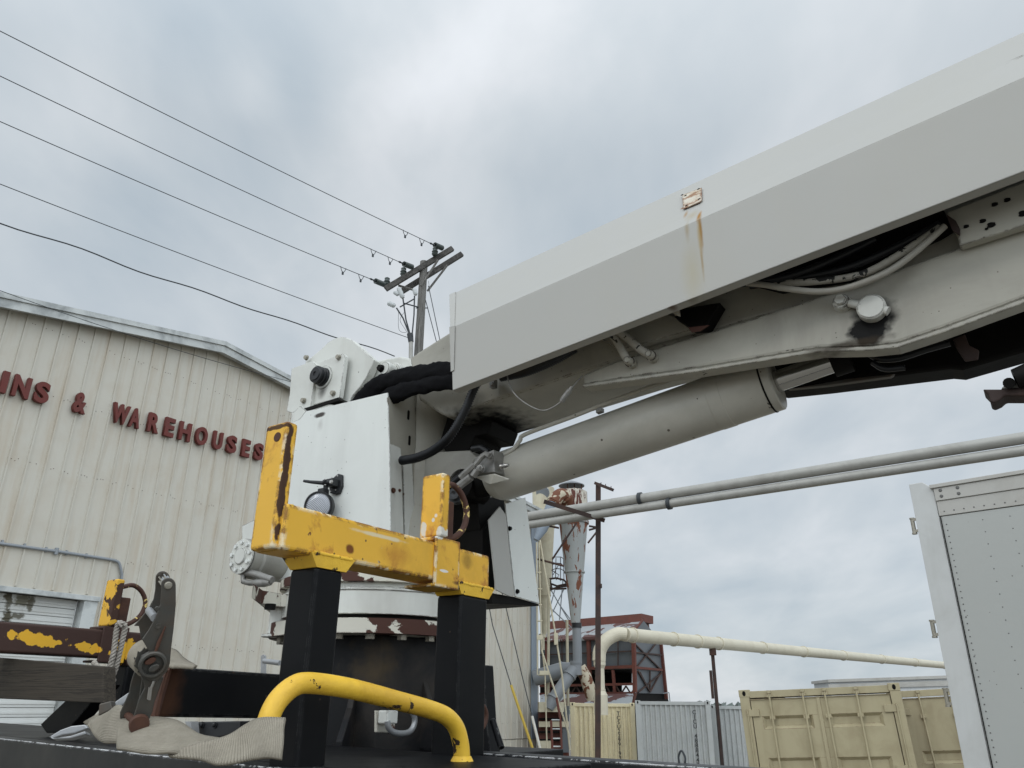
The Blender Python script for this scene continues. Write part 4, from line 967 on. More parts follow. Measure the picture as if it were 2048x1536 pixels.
# slew ring
def vz(px,py):  # height of a pixel at the near rim
    return (TA(px,py,2.13-.40)-CAM).z
m=MB(); 
def zf(y,r,x=770): return (TA(x,y,2.13-r)-CAM).z
RF,RH=.365,.335
z1,z2,z3,z4,z5=zf(1257,RF),zf(1225,RF),zf(1217,RH),zf(1168,RH),zf(1150,RH)
m.lathe(cx,Z,[(z3,.0),(z3,RH),(z4,RH),(z4+.002,RH+.004),(z4+.008,RH+.004),(z4+.012,RH-.006),(z5,RH-.012),(z5,.0)],64)
m.build('slew_housing',M['crane_white'],cr)
m=MB(); m.lathe(cx,Z,[(z1,.25),(z1,RF),(z2,RF),(z2,.25)],64); m.build('ring_flange',M['flaking'],cr)
m=MB(); m.lathe(cx,Z,[(z2-.002,RH-.02),(z3+.002,RH-.02)],48); m.build('ring_gap',M['dark'],cr)
m=MB()
for k in range(20):
    a=2*math.pi*k/20+.12; p=cx+V((math.cos(a)*(RF-.04),math.sin(a)*(RF-.04),z1)); m.hexb(p,-Z,.016,.016,False); m.cut()
m.build('ring_bolt',M['zinc'],cr)
m=MB(); m.lathe(cx,Z,[(z5,.0),(z5,RH+.012),(z5+.03,RH+.012),(z5+.03,.0)],56); m.build('upper_flange',M['flaking'],cr,bevel=0)
# pedestal (black column with gussets)
PB=-1.70
m=MB(); pc=V((cx.x,cx.y,CAM.z)); m.prism([pc+V((math.cos(R_(22.5+45*k-8))*.285,math.sin(R_(22.5+45*k-8))*.285,DZ-.03)) for k in range(8)],Z*(.235-DZ))
m.build('pedestal',M['pedestal'],cr,bevel=.006)
m=MB()
for an in (-148,-92,-40):
    dr_=V((math.cos(R_(an)),math.sin(R_(an)),0)); sd_=V((-dr_.y,dr_.x,0)); q=pc+dr_*.25-sd_*.01
    m.prism([q+Z*(DZ-.02),q+dr_*.16+Z*(DZ-.02),q+dr_*.16+Z*(DZ+.01),q+dr_*.06+Z*(DZ+.10),q+Z*(DZ+.22)],sd_*.02); m.cut()
m.build('gusset',M['pedestal'],cr,bevel=.003)
# base bracket arm to the left
ba=1.80
m=MB()
pts=[TZ(505,1196,.30) ]
zz=.335
def onz(x,y,z): return TZ(x,y,z)
pl=[onz(503,1192,.325),onz(517,1207,.325),onz(545,1214,.325),onz(600,1216,.325),onz(640,1190,.325),onz(640,1160,.325),onz(560,1174,.325)]
m.prism([onz(503,1195,.3),onz(522,1207,.3),onz(560,1213,.3),T(2.2,-1.9,.3),T(2.3,-2.7,.3)],Z*.042); m.build('bracket_plate',M['flaking'],cr)
m=MB(); pb_=onz(541,1208,.3); m.cyl(pb_,pb_-Z*.018,.018,seg=12); m.build('bracket_bolt',M['dark'],cr)
m=MB(); pc_=TA(560,1208,1.85); m.cyl(V((pc_.x,pc_.y,CAM.z+.215)),V((pc_.x,pc_.y,CAM.z+.3)),.03,seg=20); q=TA(556,1250,1.85); m.cyl(V((pc_.x,pc_.y,CAM.z+.205)),V((pc_.x,pc_.y,CAM.z+.213)),.05,seg=20); m.build('pinion_cover',M['crane_white'],cr)
# swing motor
mc=TA(487,1113,1.75); ax=A
m=MB(); m.lathe(mc,ax,[(-.004,0),(-.004,.030),(0,.056),(0,.063),(.035,.066),(.04,.074),(.06,.074),(.065,.068),(.24,.068),(.24,0)],32)
mot=m.build('swing_motor',M['motor_grey'],cr)
m=MB(); m.lathe(mc-A*.006,-A,[(0,.062),(.004,.062),(.006,.03),(.012,.028),(.012,0)],28); m.build('motor_face',M['crane_white'],mot)
m=MB()
for k in range(9):
    a=2*math.pi*k/9+.2; m.hexb(mc-A*.008+B*math.cos(a)*.048+Z*math.sin(a)*.048,-A,.0085,.008); m.cut()
m.build('motor_bolt',M['plate_white'],mot)
m=MB(); hp_=[(468,1140),(470,1152),(486,1158),(488,1168)]
m.tube(spline([TA(x,y,1.76) for x,y in ((466,1122),(468,1136),(482,1143),(510,1148),(545,1160))],4),.012,10)
m.tube([TA(x,y,1.76) for x,y in ((487,1150),(487,1163),(500,1166),(512,1166))],.010,10); m.tube([TA(x,y,1.76) for x,y in ((507,1165),(513,1166),(530,1166),(541,1165))],[.009,.014,.014,.010],12)
m.build('motor_hose',M['fitting'],mot)
# side box behind motor (grey strip)
m=MB(); m.prism([TA(484,1052,2.0),TA(508,1040,2.0),TA(520,1075,2.0),TA(484,1082,2.0)],A*.2); m.build('motor_guard',M['crane_white'],cr)
# mast core
def ext(pl,a,L_=1.7):
    # points at the far right of the boom run on past the frame, along their own edge
    P=[TA(x,y,a) for x,y in pl]; o=list(P); k_=len(pl)
    for i,(x,y) in enumerate(pl):
        if x==2150:
            j=(i-1)%k_ if pl[(i-1)%k_][0]<2150 else (i+1)%k_
            d=P[i]-P[j]; o[i]=P[i]+d.normalized()*L_
    return o
def poly(pl,a,th,name,mt,par=cr,bevel=.004,seg=2,vec=None):
    m=MB(); m.prism(ext(pl,a),(A*th) if vec is None else vec); return m.build(name,mt,par,bevel=bevel,seg=seg)
# front cover plate
poly([(583,846),(600,838),(612,822),(630,819),(775,785),(778,878),(781,1075),(780,1128),(562,1160),(545,1160),(556,1128),(572,1000)],1.90,.006,'cover_plate',M['plate_white'],bevel=.0015)
# upper mast behind the cover plate (shoulder)
poly([(580,850),(583,822),(600,818),(640,806),(690,812),(775,800),(776,1150),(560,1150)],1.93,.04,'mast_front',M['crane_white'])
# main dome side plate
def dome_outline():
    pts=[(578,739),(580,790),(586,822),(640,812),(700,800),(728,790),(748,752),(775,722),(749,720) ]
    return pts
poly([(610,723),(620,716),(640,700),(655,685),(668,677),(682,673),(694,675),(706,681),(716,690),(749,720),(736,748),(722,772),(706,790),(695,810),(660,830),(600,830),(602,790),(611,735)],1.985,.035,'dome_plate',M['crane_white'])
# left cover plate (bent) & motor plate with bolts
poly([(583,737),(625,722),(632,729),(621,815),(585,826),(573,822),(579,790)],1.93,.03,'side_cover',M['crane_white'],bevel=.002)
mpl=poly([(625,722),(632,727),(686,707),(690,712),(679,795),(622,811),(619,806)],1.945,.022,'motor_plate',M['crane_white'],bevel=.002)
m=MB()
for x,y in ((614,716),(626,732),(678,715),(667,787),(614,804)):
    m.hexb(TA(x,y,1.944 if x>620 or y>750 else 1.97)-A*(.0 if (x>620 or y<750) else .016),-A,.0095,.010); m.cut()
m.build('hex_bolt',M['zinc'],mpl)
hb=TA(647,755,1.944); m=MB()
m.lathe(hb,-A,[(0,.050),(.004,.050),(.004,.040)],32); m.build('hub_ring',M['crane_white'],mpl)
m=MB(); m.lathe(hb,-A,[(.0,.040),(.012,.038),(.014,.034),(.020,.037),(.026,.037),(.028,.033),(.034,.036),(.042,.035),(.044,.028),(.048,.026),(.048,.010),(.044,.008),(.044,0)],32); m.build('rubber_plug',M['rubber'],mpl)
# ledge under the plate
m=MB(); m.prism([TA(598,820,1.925),TA(676,795,1.925),TA(680,800,1.925),TA(600,826,1.925)],A*.05); m.build('ledge',M['dark'],cr)
m=MB(); m.prism([TA(590,822,1.912),TA(600,812,1.912),TA(612,822,1.912),TA(600,838,1.912),TA(584,846,1.912),TA(584,826,1.912)],A*.01); m.build('shoulder_plate',M['crane_white'],cr)
# far side dome plate and winch rope drum behind
poly([(620,716),(668,677),(694,675),(716,690),(749,720),(722,800),(612,830)],2.30,.03,'dome_plate',M['crane_white'])
m=MB(); dc=TA(712,765,2.10); m.lathe(dc,A,[(0,0),(0,.105)]+[( .01+.012*k,.118+(.004 if k%2 else 0)) for k in range(11)]+[(.14,.105),(.14,0)],32)
m.build('slew_gear',M['galv'],cr)
# boom hinge lug with pin boss
poly([(740,750),(748,722),(775,716),(800,712),(820,716),(828,735),(815,775),(780,790),(735,790)],2.03,.05,'hinge_lug',M['crane_white'],bevel=.01,seg=3)
hc=TA(768,736,1.93)
m=MB(); m.lathe(hc,A,[(0,0),(0,.024),(.008,.028),(.045,.028)],28); m.lathe(hc+A*.045,A,[(0,.02),(0,.036),(.006,.04),(.14,.046),(.15,.04)],32); pn=m.build('hinge_pin',M['crane_white'],cr)
m=MB(); m.hexb(hc+B*-.012-A*.001,-A,.012,.012); m.build('pin_bolt',M['dark'],pn)
# mast right-hand channel (faces B)
bm0=(TA(777,820,1.905)-CAM).dot(B)
def PBm(x,y,o=0): return TB(x,y,bm0+o)
m=MB(); m.prism([PBm(776,795),PBm(824,778),PBm(830,790),PBm(838,1075),PBm(782,1075)],B*-.006); m.prism([PBm(830,776,-.004),PBm(836,1075,-.004),PBm(841,1075,-.004),PBm(833,776,-.004)],B*-.05); m.build('mast_channel',M['boom_white'],cr,bevel=.001)
m=MB()
for x,y in ((817,830),(819,881)):
    c=PBm(x,y,.0006); pts=[]
    for k in range(16):
        t_=2*math.pi*k/16; pts.append(c+A*.0065*math.cos(t_)+Z*(.006*math.sin(t_)+(.013 if math.sin(t_)>0 else -.013)))
    m.prism(pts,B*-.001); m.cut()
m.build('slot_hole',M['dark'],cr)
m=MB(); m.prism([PBm(776,885,.012),PBm(802,896,.012),PBm(808,1080,.012),PBm(781,1080,.012)],B*-.004); m.build('mast_flange_strip',M['crane_white'],cr,bevel=.001)
m=MB(); m.prism([PBm(806,930,.006),PBm(824,922,.006),PBm(832,1075,.006),PBm(810,1075,.006)],B*-.004); m.build('mast_flange_strip',M['crane_white'],cr,bevel=.001)
m=MB()
for x,y,r in ((786,981,.008),(799,981,.005),(825,1040,.005),(807,988,.003)):
    m.hexb(PBm(x,y,.0125 if x<804 else .007),B,r,r*.7,True); m.cut()
m.build('strip_screw',M['rust'],cr)
# mast column (tapered pillar) behind, dark inner zone
m=MB(); m.lathe(T(2.20,-1.93,0)+Z*0,Z,[(.40,.20),(.60,.19),(.66,.175),(1.10,.175),(1.14,.15),(1.14,0)],48); m.build('mast_column',M['boom_white'],cr)
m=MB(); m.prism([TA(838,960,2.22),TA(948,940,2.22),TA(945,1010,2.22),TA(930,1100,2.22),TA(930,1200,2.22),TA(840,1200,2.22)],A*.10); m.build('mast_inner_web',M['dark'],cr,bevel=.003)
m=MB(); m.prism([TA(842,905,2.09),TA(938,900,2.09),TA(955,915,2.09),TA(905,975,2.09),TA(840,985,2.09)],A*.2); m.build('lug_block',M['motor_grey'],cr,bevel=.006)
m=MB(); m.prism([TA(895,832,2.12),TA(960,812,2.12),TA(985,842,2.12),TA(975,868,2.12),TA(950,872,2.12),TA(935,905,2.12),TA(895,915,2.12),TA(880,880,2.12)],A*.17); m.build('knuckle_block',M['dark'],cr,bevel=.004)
# right lower cover panels (facing B)
pbv=-1.56
def PR(x,y,o=0): return TB(x,y,pbv+o)
m=MB(); m.prism([PR(978,1040),PR(1000,1013),PR(1012,1030),PR(1028,1192),PR(1018,1192),PR(993,1180)],B*-.006); m.build('lower_panel',M['cover_white'],cr,bevel=.001,label='narrow lower panel with worn paint at its foot')
m=MB(); m.prism([PR(1011,1008,-.004),PR(1051,995,-.004),PR(1079,1207,-.004),PR(1031,1193,-.004)],B*-.006); m.build('lower_panel',M['plate_white'],cr,bevel=.001)
m=MB()
for x,y in ((1019,1057),(1034,1183)): m.hexb(PR(x,y,-.003),B,.007,.006,True); m.cut()
m.build('panel_bolt',M['dark'],cr)
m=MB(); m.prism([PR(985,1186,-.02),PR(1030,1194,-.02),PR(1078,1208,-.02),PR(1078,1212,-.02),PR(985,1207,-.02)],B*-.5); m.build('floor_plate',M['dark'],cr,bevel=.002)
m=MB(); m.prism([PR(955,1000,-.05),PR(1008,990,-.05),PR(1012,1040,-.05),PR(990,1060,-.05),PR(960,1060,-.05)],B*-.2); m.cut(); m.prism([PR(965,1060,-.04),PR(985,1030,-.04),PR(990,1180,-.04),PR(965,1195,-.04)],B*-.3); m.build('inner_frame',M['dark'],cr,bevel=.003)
# ---------------- boom
bl=MB()
BA=2.0
side=[(818,716),(835,704),(868,683),(900,663),(950,640),(1150,560),(1500,480),(1880,440),(2150,330),(2150,462),(1900,535),(1500,640),(1245,716),(1040,785),(945,815),(905,832),(893,832),(878,826),(838,800),(835,790)]
bm_=ext(side,BA)
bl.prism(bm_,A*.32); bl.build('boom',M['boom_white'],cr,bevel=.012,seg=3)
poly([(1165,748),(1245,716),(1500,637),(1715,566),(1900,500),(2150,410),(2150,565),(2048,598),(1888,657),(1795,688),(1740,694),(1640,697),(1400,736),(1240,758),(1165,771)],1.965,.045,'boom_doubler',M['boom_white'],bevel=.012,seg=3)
poly([(1165,748),(1245,716),(1500,637),(1715,566),(2150,410),(2150,540),(1888,640),(1740,680),(1640,690),(1400,730),(1240,752),(1165,765)],2.32,.03,'boom_doubler',M['dark'],bevel=.004)  # far plate blackened to paint the shaded inside of the channel
# flange lip under the doubler
m=MB(); lip=[(1165,768),(1240,757),(1400,735),(1640,695),(1740,692),(1795,686),(1888,655),(2048,596),(2150,563)]
P_=ext(lip,1.955)
m.prism(P_+[q-Z*.012 for q in P_[::-1]],A*.05)
m.build('doubler_lip',M['boom_white'],cr,bevel=.003)
# folded second boom; its black is grease plus painted shade of the channel
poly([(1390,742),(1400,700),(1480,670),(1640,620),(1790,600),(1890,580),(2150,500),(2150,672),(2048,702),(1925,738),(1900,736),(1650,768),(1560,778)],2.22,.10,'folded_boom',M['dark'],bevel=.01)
m=MB(); m.prism([TA(1575,778,2.215),TA(1690,758,2.215),TA(1790,747,2.215),TA(1780,753,2.215),TA(1650,771,2.215)],A*.02); m.build('folded_boom_edge',M['ratchet'],cr,bevel=.002)
m=MB(); m.prism([TA(1905,678,2.085),TA(1930,668,2.085),TA(1938,690,2.085),TA(1958,700,2.085),TA(1956,718,2.085),TA(1930,722,2.085),TA(1915,700,2.085)],A*.01); m.build('rust_patch_plate',M['brownsteel'],cr,bevel=.003)
m=MB(); m.tube(spline([TA(x,y,2.07) for x,y in ((1735,706),(1760,718),(1800,716),(1850,700),(1900,686))],4),.009,8); m.tube(spline([TA(x,y,2.07) for x,y in ((1745,725),(1770,738),(1810,735))],4),.008,8); m.build('under_hose',M['rubber'],cr)
# ---------------- boom cover
CA=1.80
def cov(x,y,a=CA): return TA(x,y,a)
lo0,lo1=cov(905,781),cov(2150,303.0)
cr0,cr1=cov(902,657),cov(2150,111)
tp0_,tp1_=TA(900,590,2.0),TA(2150,17,2.0)
lo1+=(lo1-lo0).normalized()*1.7; cr1+=(cr1-cr0).normalized()*1.7; tp1_+=(tp1_-tp0_).normalized()*1.7
m=MB(); th=.006
m.prism([lo0,lo1,cr1,cr0],A*th)
m.prism([cr0+Z*.0015,cr1+Z*.0015,tp1_,tp0_],(A*.35+Z*-.9).normalized()*th)
m.prism([tp0_,tp1_,tp1_+A*.22,tp0_+A*.22],Z*-th)
m.prism([lo0+A*.0,lo1,lo1+A*.036,lo0+A*.036],Z*.004)
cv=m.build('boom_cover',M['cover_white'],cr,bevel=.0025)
# far side of the cover
m=MB(); f0,f1=tp0_+A*.22,tp1_+A*.22
m.prism([f0,f1,f1+A*.12-Z*.3,f0+A*.12-Z*.3],A*.004); m.build('boom_cover_back',M['cover_white'],cr)
# cover lapped end strip
def lerp3(k,p,q): return p.lerp(q,k)
L0=(lo1-lo0).normalized(); C0=(cr1-cr0).normalized(); T0=(tp1_-tp0_).normalized()
m=MB()
m.prism([cov(900,655)-A*.002,cov(905,655)+C0*.013-A*.002,cov(909,741)-A*.002,cov(903,744)-A*.002],A*-.002)
off=(A*-.35+Z*.0)*.006
m.prism([cr0+off,cr0+C0*.018+off,tp0_+T0*.03+off,tp0_-T0*.0+off],A*-.002)
m.build('end_lap',M['cover_white'],cv)
# rusty patch plate on the cover's upper face
nU=((cr0-tp0_).cross(C0)).normalized(); nU=nU if nU.dot(A)<0 else -nU
cU=(cr0-CAM).dot(nU)
def CU_(x,y,o=0): return on(nU,cU+o,x,y)
m=MB(); m.prism([CU_(1364,390,.004),CU_(1403,375,.004),CU_(1404,400,.004),CU_(1399,404,.004),CU_(1366,418,.004)],nU*-.003); pp=m.build('patch_plate',mat('rusty_patch_plate',(.58,.54,.45),.6,dirt=(.33,.19,.08),dirta=.9,dirtscale=22,rust=(.24,.10,.035),rustt=.5,rusts=30,edge=1.5,edger=.01,chip=(.13,.055,.03),chips=30),cv,bevel=.001)
m=MB()
for x,y in ((1371,391),(1397,378),(1373,411),(1398,398),(1364,390)): c=CU_(x,y,.0045); m.cyl(c,c+nU*.0008,.0042,seg=10); m.cut()
m.build('screw_hole',M['dark'],pp)
# torn bracket under the cover and a black panel painting the recess shade
m=MB(); m.prism([TA(1355,618,1.93),TA(1440,605,1.93),TA(1412,652,1.93),TA(1380,655,1.93),TA(1350,635,1.93)],A*.05); m.build('cover_bracket',M['dark'],cr,bevel=.002)
m=MB(); m.prism([TA(1340,622,1.88),TA(1358,612,1.88),TA(1360,632,1.88),TA(1350,630,1.88)],A*.004); m.cut(); m.prism([TA(1376,655,1.91),TA(1418,650,1.91),TA(1400,662,1.91),TA(1383,664,1.91)],A*.004); m.build('torn_flap',M['flaking'],cr)
poly([(1185,668),(1330,625),(1400,655),(1240,700)],1.96,.03,'recess_panel',M['boom_white'],bevel=.003)
poly([(1480,560),(1560,528),(1700,475),(1885,415),(1905,455),(1880,470),(1760,525),(1700,556),(1560,580)],1.962,.03,'recess_panel',M['dark'],bevel=.003)  # black panel stands in for deep shade inside the boom
# gusset panel with holes right of recess
poly([(1893,424),(2150,322),(2150,418),(1919,492),(1915,470),(1900,440)],1.93,.03,'side_gusset',M['boom_white'],bevel=.004)
m=MB()
for x,y,r in ((1932,453,.006),(1965,442,.007),(1973,458,.004),(1982,450,.009),(1989,409,.007),(2014,400,.007),(2046,427,.010)):
    c=TA(x,y,1.929); pts=[c+B*r*(1+.3*math.sin(k*1.9))*math.cos(k*math.pi/6)+Z*r*.8*math.sin(k*math.pi/6) for k in range(12)]; m.prism(pts,A*-.001); m.cut()
m.build('bolt_hole',M['dark'],cr)
m=MB(); m.prism([TA(1893,430,1.92),TA(1912,443,1.92),TA(1921,460,1.92),TA(1920,472,1.92),TA(1905,462,1.92),TA(1898,445,1.92)],A*-.004); m.build('rusty_tab',M['brownsteel'],cr)
# ---------------- cylinder pin cap
pc0=TA(1741,612,1.938)
m=MB(); m.lathe(pc0,A,[(0,0),(0,.031),(.005,.035),(.045,.035),(.05,.032),(.07,.032)],36); cap=m.build('pin_cap',M['crane_white'],cr)
m=MB(); q=TA(1682,602,1.945); m.hexb(q,-A,.015,.012); m.lathe(q,A,[(0,0),(0,.021),(.02,.024),(.055,.024)],20); m.tube([TA(1697,606,1.95),TA(1722,611,1.95)],.011,10); m.tube([TA(1757,616,1.95),TA(1777,623,1.95)],[.010,.012],10); m.build('keeper_bolt',M['crane_white'],cap)
# ---------------- lift cylinder
ca=2.15
a0=TA(1048,938,ca); a1=TA(1400,816,ca); ax=(a1-a0).normalized()
rc=.085
endc=a0+ax*((TA(1553,764,ca)-a0).dot(ax)); st_=a0-ax*((a0-TA(985,958,ca)).length)
m=MB(); L_=(endc-st_).length
m.lathe(st_,ax,[(0,0),(0,rc*.80),(.02,rc*.93),(.04,rc),(L_-.19,rc),(L_-.189,rc+.0012),(L_-.15,rc+.0012),(L_-.149,rc),(L_-.030,rc),(L_-.027,rc-.002),(L_-.024,rc),(L_-.004,rc),(L_,rc-.004),(L_,rc*.45),(L_-.01,0)],56)
bar_=m.build('lift_cylinder',M['barrel_grey'],cr)
m=MB(); m.lathe(endc-ax*.030,ax,[(0,rc-.001),(.001,rc+.0016),(.005,rc+.0016),(.006,rc-.001)],56); m.build('gland_groove',M['dark'],bar_)
m=MB(); m.cyl(endc-ax*.05,endc+ax*.20,.032,seg=32); m.build('piston_rod',M['chrome'],bar_)
m=MB(); re=endc+ax*.16; m.lathe(re,ax,[(0,.02),(0,.045),(.05,.045),(.05,0)],24); m.build('rod_eye',M['dark'],bar_)
# foot eye of the cylinder
m=MB(); m.tube([st_+ax*.03,st_-ax*.10],[.058,.045],20); m.cyl(st_-ax*.10-A*.06,st_-ax*.10+A*.06,.055,seg=24); m.build('foot_eye',M['dark'],bar_)
# rigid pipe along the cylinder
pp_=[(1003,911),(1014,907),(1028,897),(1040,881),(1052,868),(1146,833),(1230,800),(1400,738),(1480,706)]
m=MB(); m.tube(spline([TA(x,y,2.075) for x,y in pp_],6),.0072,12); m.build('rigid_pipe',M['barrel_grey'],bar_)
m=MB(); m.boxc(TA(1200,822,2.08),ax,A,Z,(.02,.02,.012)); m.build('pipe_clip',M['fitting'],bar_)
# valve block
vb=TA(963,930,2.03)
m=MB(); m.prism([TA(949,915,2.02),TA(987,899,2.02),TA(989,944,2.02),TA(951,950,2.02)],A*.085+B*.012); blk=m.build('valve_block',M['fitting'],bar_,bevel=.0025)
m=MB(); m.prism([TA(989,947,2.022)-Z*.0,TA(951,953,2.022),TA(980,966,2.03),TA(1018,957,2.05)],Z*-.004); m.build('block_foot',M['barrel_grey'],bar_,bevel=.001)
m=MB()
for pts,rr in ((((980,912),(972,908),(963,914)),.010),(((963,914),(957,922),(950,930)),.0095),(((950,930),(930,948),(922,956)),.013),(((962,938),(956,940)),.010),(((955,940),(946,952)),.012),(((942,954),(915,975)),.014)):
    m.tube([TA(x,y,1.985) for x,y in pts],rr,8,sm=False); m.cut()
m.hexb(TA(962,938,2.0),-A+B*.3,.012,.012); m.cut(); m.hexb(TA(981,912,2.0),-A+B*.3,.011,.012)
m.build('hose_fitting',M['fitting'],blk)
m=MB(); m.tube([TA(x,y,2.03) for x,y in ((1002,933),(1006,932),(1010,931),(1013,931),(1017,930))],[.010,.006,.009,.006,.006],12); m.build('bleed_screw',M['socket'],blk)
m=MB(); m.tube([TA(930,946,2.0),TA(905,966,2.0),TA(895,975,2.0)],.0125,10); m.tube([TA(918,974,2.0),TA(895,992,2.0),TA(870,1010,2.0)],.0125,10); m.tube([TA(978,905,2.05),TA(962,895,2.05),TA(945,898,2.05)],.012,8); m.build('block_hose',M['rubber'],blk)
m=MB(); m.lathe(TA(915,995,1.95),-A+B*.4,[(0,0),(0,.025),(.03,.025),(.03,.018),(.05,.018),(.05,.010),(.045,0)],20); m.build('pin_end',M['plastic'],cr)
# ---------------- hoses on the boom
def hose(pl,r,name,mt,rib=0,ribp=.006,n=8,par=cr,seg=12):
    P=spline([TA(*q) for q in pl],n); 
    if rib:
        L_=[0]
        for a_,b_ in zip(P,P[1:]): L_.append(L_[-1]+(b_-a_).length)
        tot=L_[-1]; N_=int(tot/(ribp/2)); out=[];rr=[]
        j=0
        for k in range(N_+1):
            d=tot*k/N_
            while j<len(L_)-2 and L_[j+1]<d: j+=1
            out.append(P[j].lerp(P[j+1],(d-L_[j])/max(1e-9,L_[j+1]-L_[j]))); rr.append(r if k%2 else r-rib)
        P,r=out,rr
    m=MB(); m.tube(P,r,seg); return m.build(name,mt,par)
hose([(962,752,1.90),(945,785,1.90),(928,825,1.90),(900,872,1.90),(868,900,1.92),(835,915,1.93),(804,921,1.95)],.0165,'corrugated_hose',M['rubber'],rib=.0045,ribp=.0085)
hose([(1000,752,1.88),(1050,742,1.90),(1100,722,1.92),(1150,694,1.94)],.020,'corrugated_hose',M['rubber'],rib=.002,ribp=.007)
hose([(1015,748,1.88),(1070,732,1.9),(1130,702,1.92),(1160,682,1.94)],.016,'corrugated_hose',M['rubber'],rib=.0015,ribp=.006)
hose([(1013,742,1.86),(1019,770,1.86),(1034,793,1.86),(1060,812,1.87),(1085,821,1.88),(1105,815,1.89),(1124,802,1.90)],.0022,'dangling_cable',M['fitting'])
m=MB(); m.tube([TA(1123,803,1.90),TA(1127,797,1.90),TA(1139,781,1.90)],[.008,.009,.009],10,sm=False); m.tube([TA(1139,781,1.90),TA(1144,774,1.90)],[.007,.006],8); m.tube([TA(1144,775,1.9),TA(1157,760,1.92),TA(1165,752,1.95)],.002,6); m.build('cable_plug',M['fitting'],cr)
m=MB(); m.boxc(TA(987,768,1.97),B,A,Z,(.018,.02,.03)); m.hexb(TA(985,769,1.955),-A,.007,.008); m.build('clip_block',M['fitting'],cr)
for pl in ([(1222,665,1.9),(1238,690,1.92),(1250,712,1.93),(1258,722,1.95)],[(1236,662,1.9),(1260,680,1.92),(1280,698,1.93),(1296,708,1.94)]):
    hose(pl,.0125,'boom_hose',M['hose_white'])
m=MB()
for x,y in ((1256,721),(1299,709)):
    c=TA(x,y,1.93); m.lathe(c,A,[(-.01,0),(-.01,.010),(0,.013),(.012,.013),(.012,.016),(.02,.016),(.04,.014)],14); m.cut()
m.build('bulkhead_fitting',M['boom_white'],cr)
hose([(1490,566,1.90),(1530,570,1.90),(1570,577,1.90),(1630,583,1.90),(1680,579,1.90),(1730,564,1.90),(1780,541,1.91),(1830,505,1.92),(1890,452,1.93)],.0085,'boom_hose',M['hose_pale'])
hose([(1510,566,1.92),(1560,566,1.92),(1620,564,1.92),(1690,556,1.92),(1740,542,1.92),(1800,508,1.93),(1880,455,1.94)],.0095,'boom_hose',M['hose_white'])
hose([(1480,568,1.90),(1560,556,1.91),(1620,538,1.91),(1690,508,1.92),(1750,478,1.93)],.010,'boom_hose',M['rubber'])
hose([(1500,572,1.93),(1600,556,1.93),(1700,534,1.93),(1800,490,1.94),(1880,448,1.95)],.010,'boom_hose',M['rubber'])
# ---------------- black fabric sleeve
def sleeve(pl,rx,name,seed):
    P=spline([TA(*q[:3]) for q in pl],10); rr0=[q[3] for q in pl]; n_=len(P)
    seg=28; vs=[]
    for i,p in enumerate(P):
        t_=(P[min(i+1,n_-1)]-P[max(i-1,0)]).normalized(); u=A-t_*A.dot(t_); u.normalize(); w_=t_.cross(u)
        f=i/(n_-1)*(len(rr0)-1); j=min(int(f),len(rr0)-2); r=rr0[j]+(rr0[j+1]-rr0[j])*(f-j)
        for k in range(seg):
            an=2*math.pi*k/seg; q=V((math.cos(an),math.sin(an),i*.16+seed))
            d=1+.22*noise.noise(q*1.6)+.10*noise.noise(q*4.5)
            vs.append(p+(u*math.cos(an)*.7+w_*math.sin(an))*r*d)
    fs=[[i*seg+k,i*seg+(k+1)%seg,(i+1)*seg+(k+1)%seg,(i+1)*seg+k] for i in range(n_-1) for k in range(seg)]
    m=MB(); m.add(vs,fs,True); return m.build(name,M['fabric'],cr)
sleeve([(925,744,1.89,.034),(880,745,1.90,.036),(840,750,1.91,.036),(800,757,1.925,.036),(765,768,1.935,.038),(738,786,1.94,.038),(716,812,1.945,.036),(704,850,1.95,.03)],0,'hose_sleeve',2)
sleeve([(925,764,1.885,.028),(880,766,1.885,.028),(840,773,1.90,.028),(800,784,1.915,.032),(768,800,1.94,.032),(745,825,1.945,.03)],0,'hose_sleeve',9)
# ---------------- work lamp
lc=TA(636,1012,1.83)
ln=(A*-.86+B*.35+Z*-.10).normalized()
m=MB(); m.lathe(lc-ln*.0,-ln,[(0,.050),(-.004,.052),(-.004,.047),(0,.046)],32)
m.lathe(lc,-ln,[(0,.052),(.01,.053),(.03,.050),(.05,.040),(.056,.0)],32); wl=m.build('work_lamp',M['plastic'],cr)
m=MB(); m.lathe(lc+ln*.001,-ln,[(-.004,0),(-.002,.03),(.002,.047)],32,); m.build('lamp_glass',M['lens'],wl)
m=MB(); tpn=lc-ln*.025+Z*.05
m.boxc(lc-ln*.03+Z*.055,B,A,Z,(.03,.03,.022)); m.boxc(lc-ln*.03+Z*.075+B*.01,B,A,Z,(.014,.014,.03))
m.build('lamp_mount',M['plastic'],wl,bevel=.003)
m=MB(); pb0=[(664,957),(676,947),(683,949),(683,972),(678,986),(670,989),(659,986),(658,976)]
m.prism([TA(x,y,1.888) for x,y in pb0],A*.012); 
m.boxc(TA(664,966,1.872),B,A,Z,(.040,.03,.028)); m.build('lamp_base',M['plastic'],wl,bevel=.003)
m=MB(); m.tube([TA(608,962,1.83),TA(622,964,1.83),TA(646,966,1.84),TA(652,960,1.845)],[.005,.0062,.0075,.006],10); m.cyl(TA(645,964,1.84),TA(660,965,1.86),.008,seg=12); m.build('lamp_lever',M['plastic'],wl)
m=MB()
for x,y in ((675,952),(664,955),(671,980),(661,983)): m.dome(TA(x,y,1.8875),-A,.003,.002,8,2); m.cut()
m.hexb(TA(663,964,1.856),-A,.006,.005); m.cut(); m.cyl(TA(650,964,1.85),TA(650,971,1.85),.006,seg=10)
m.build('chrome_screw',M['socket'],wl)
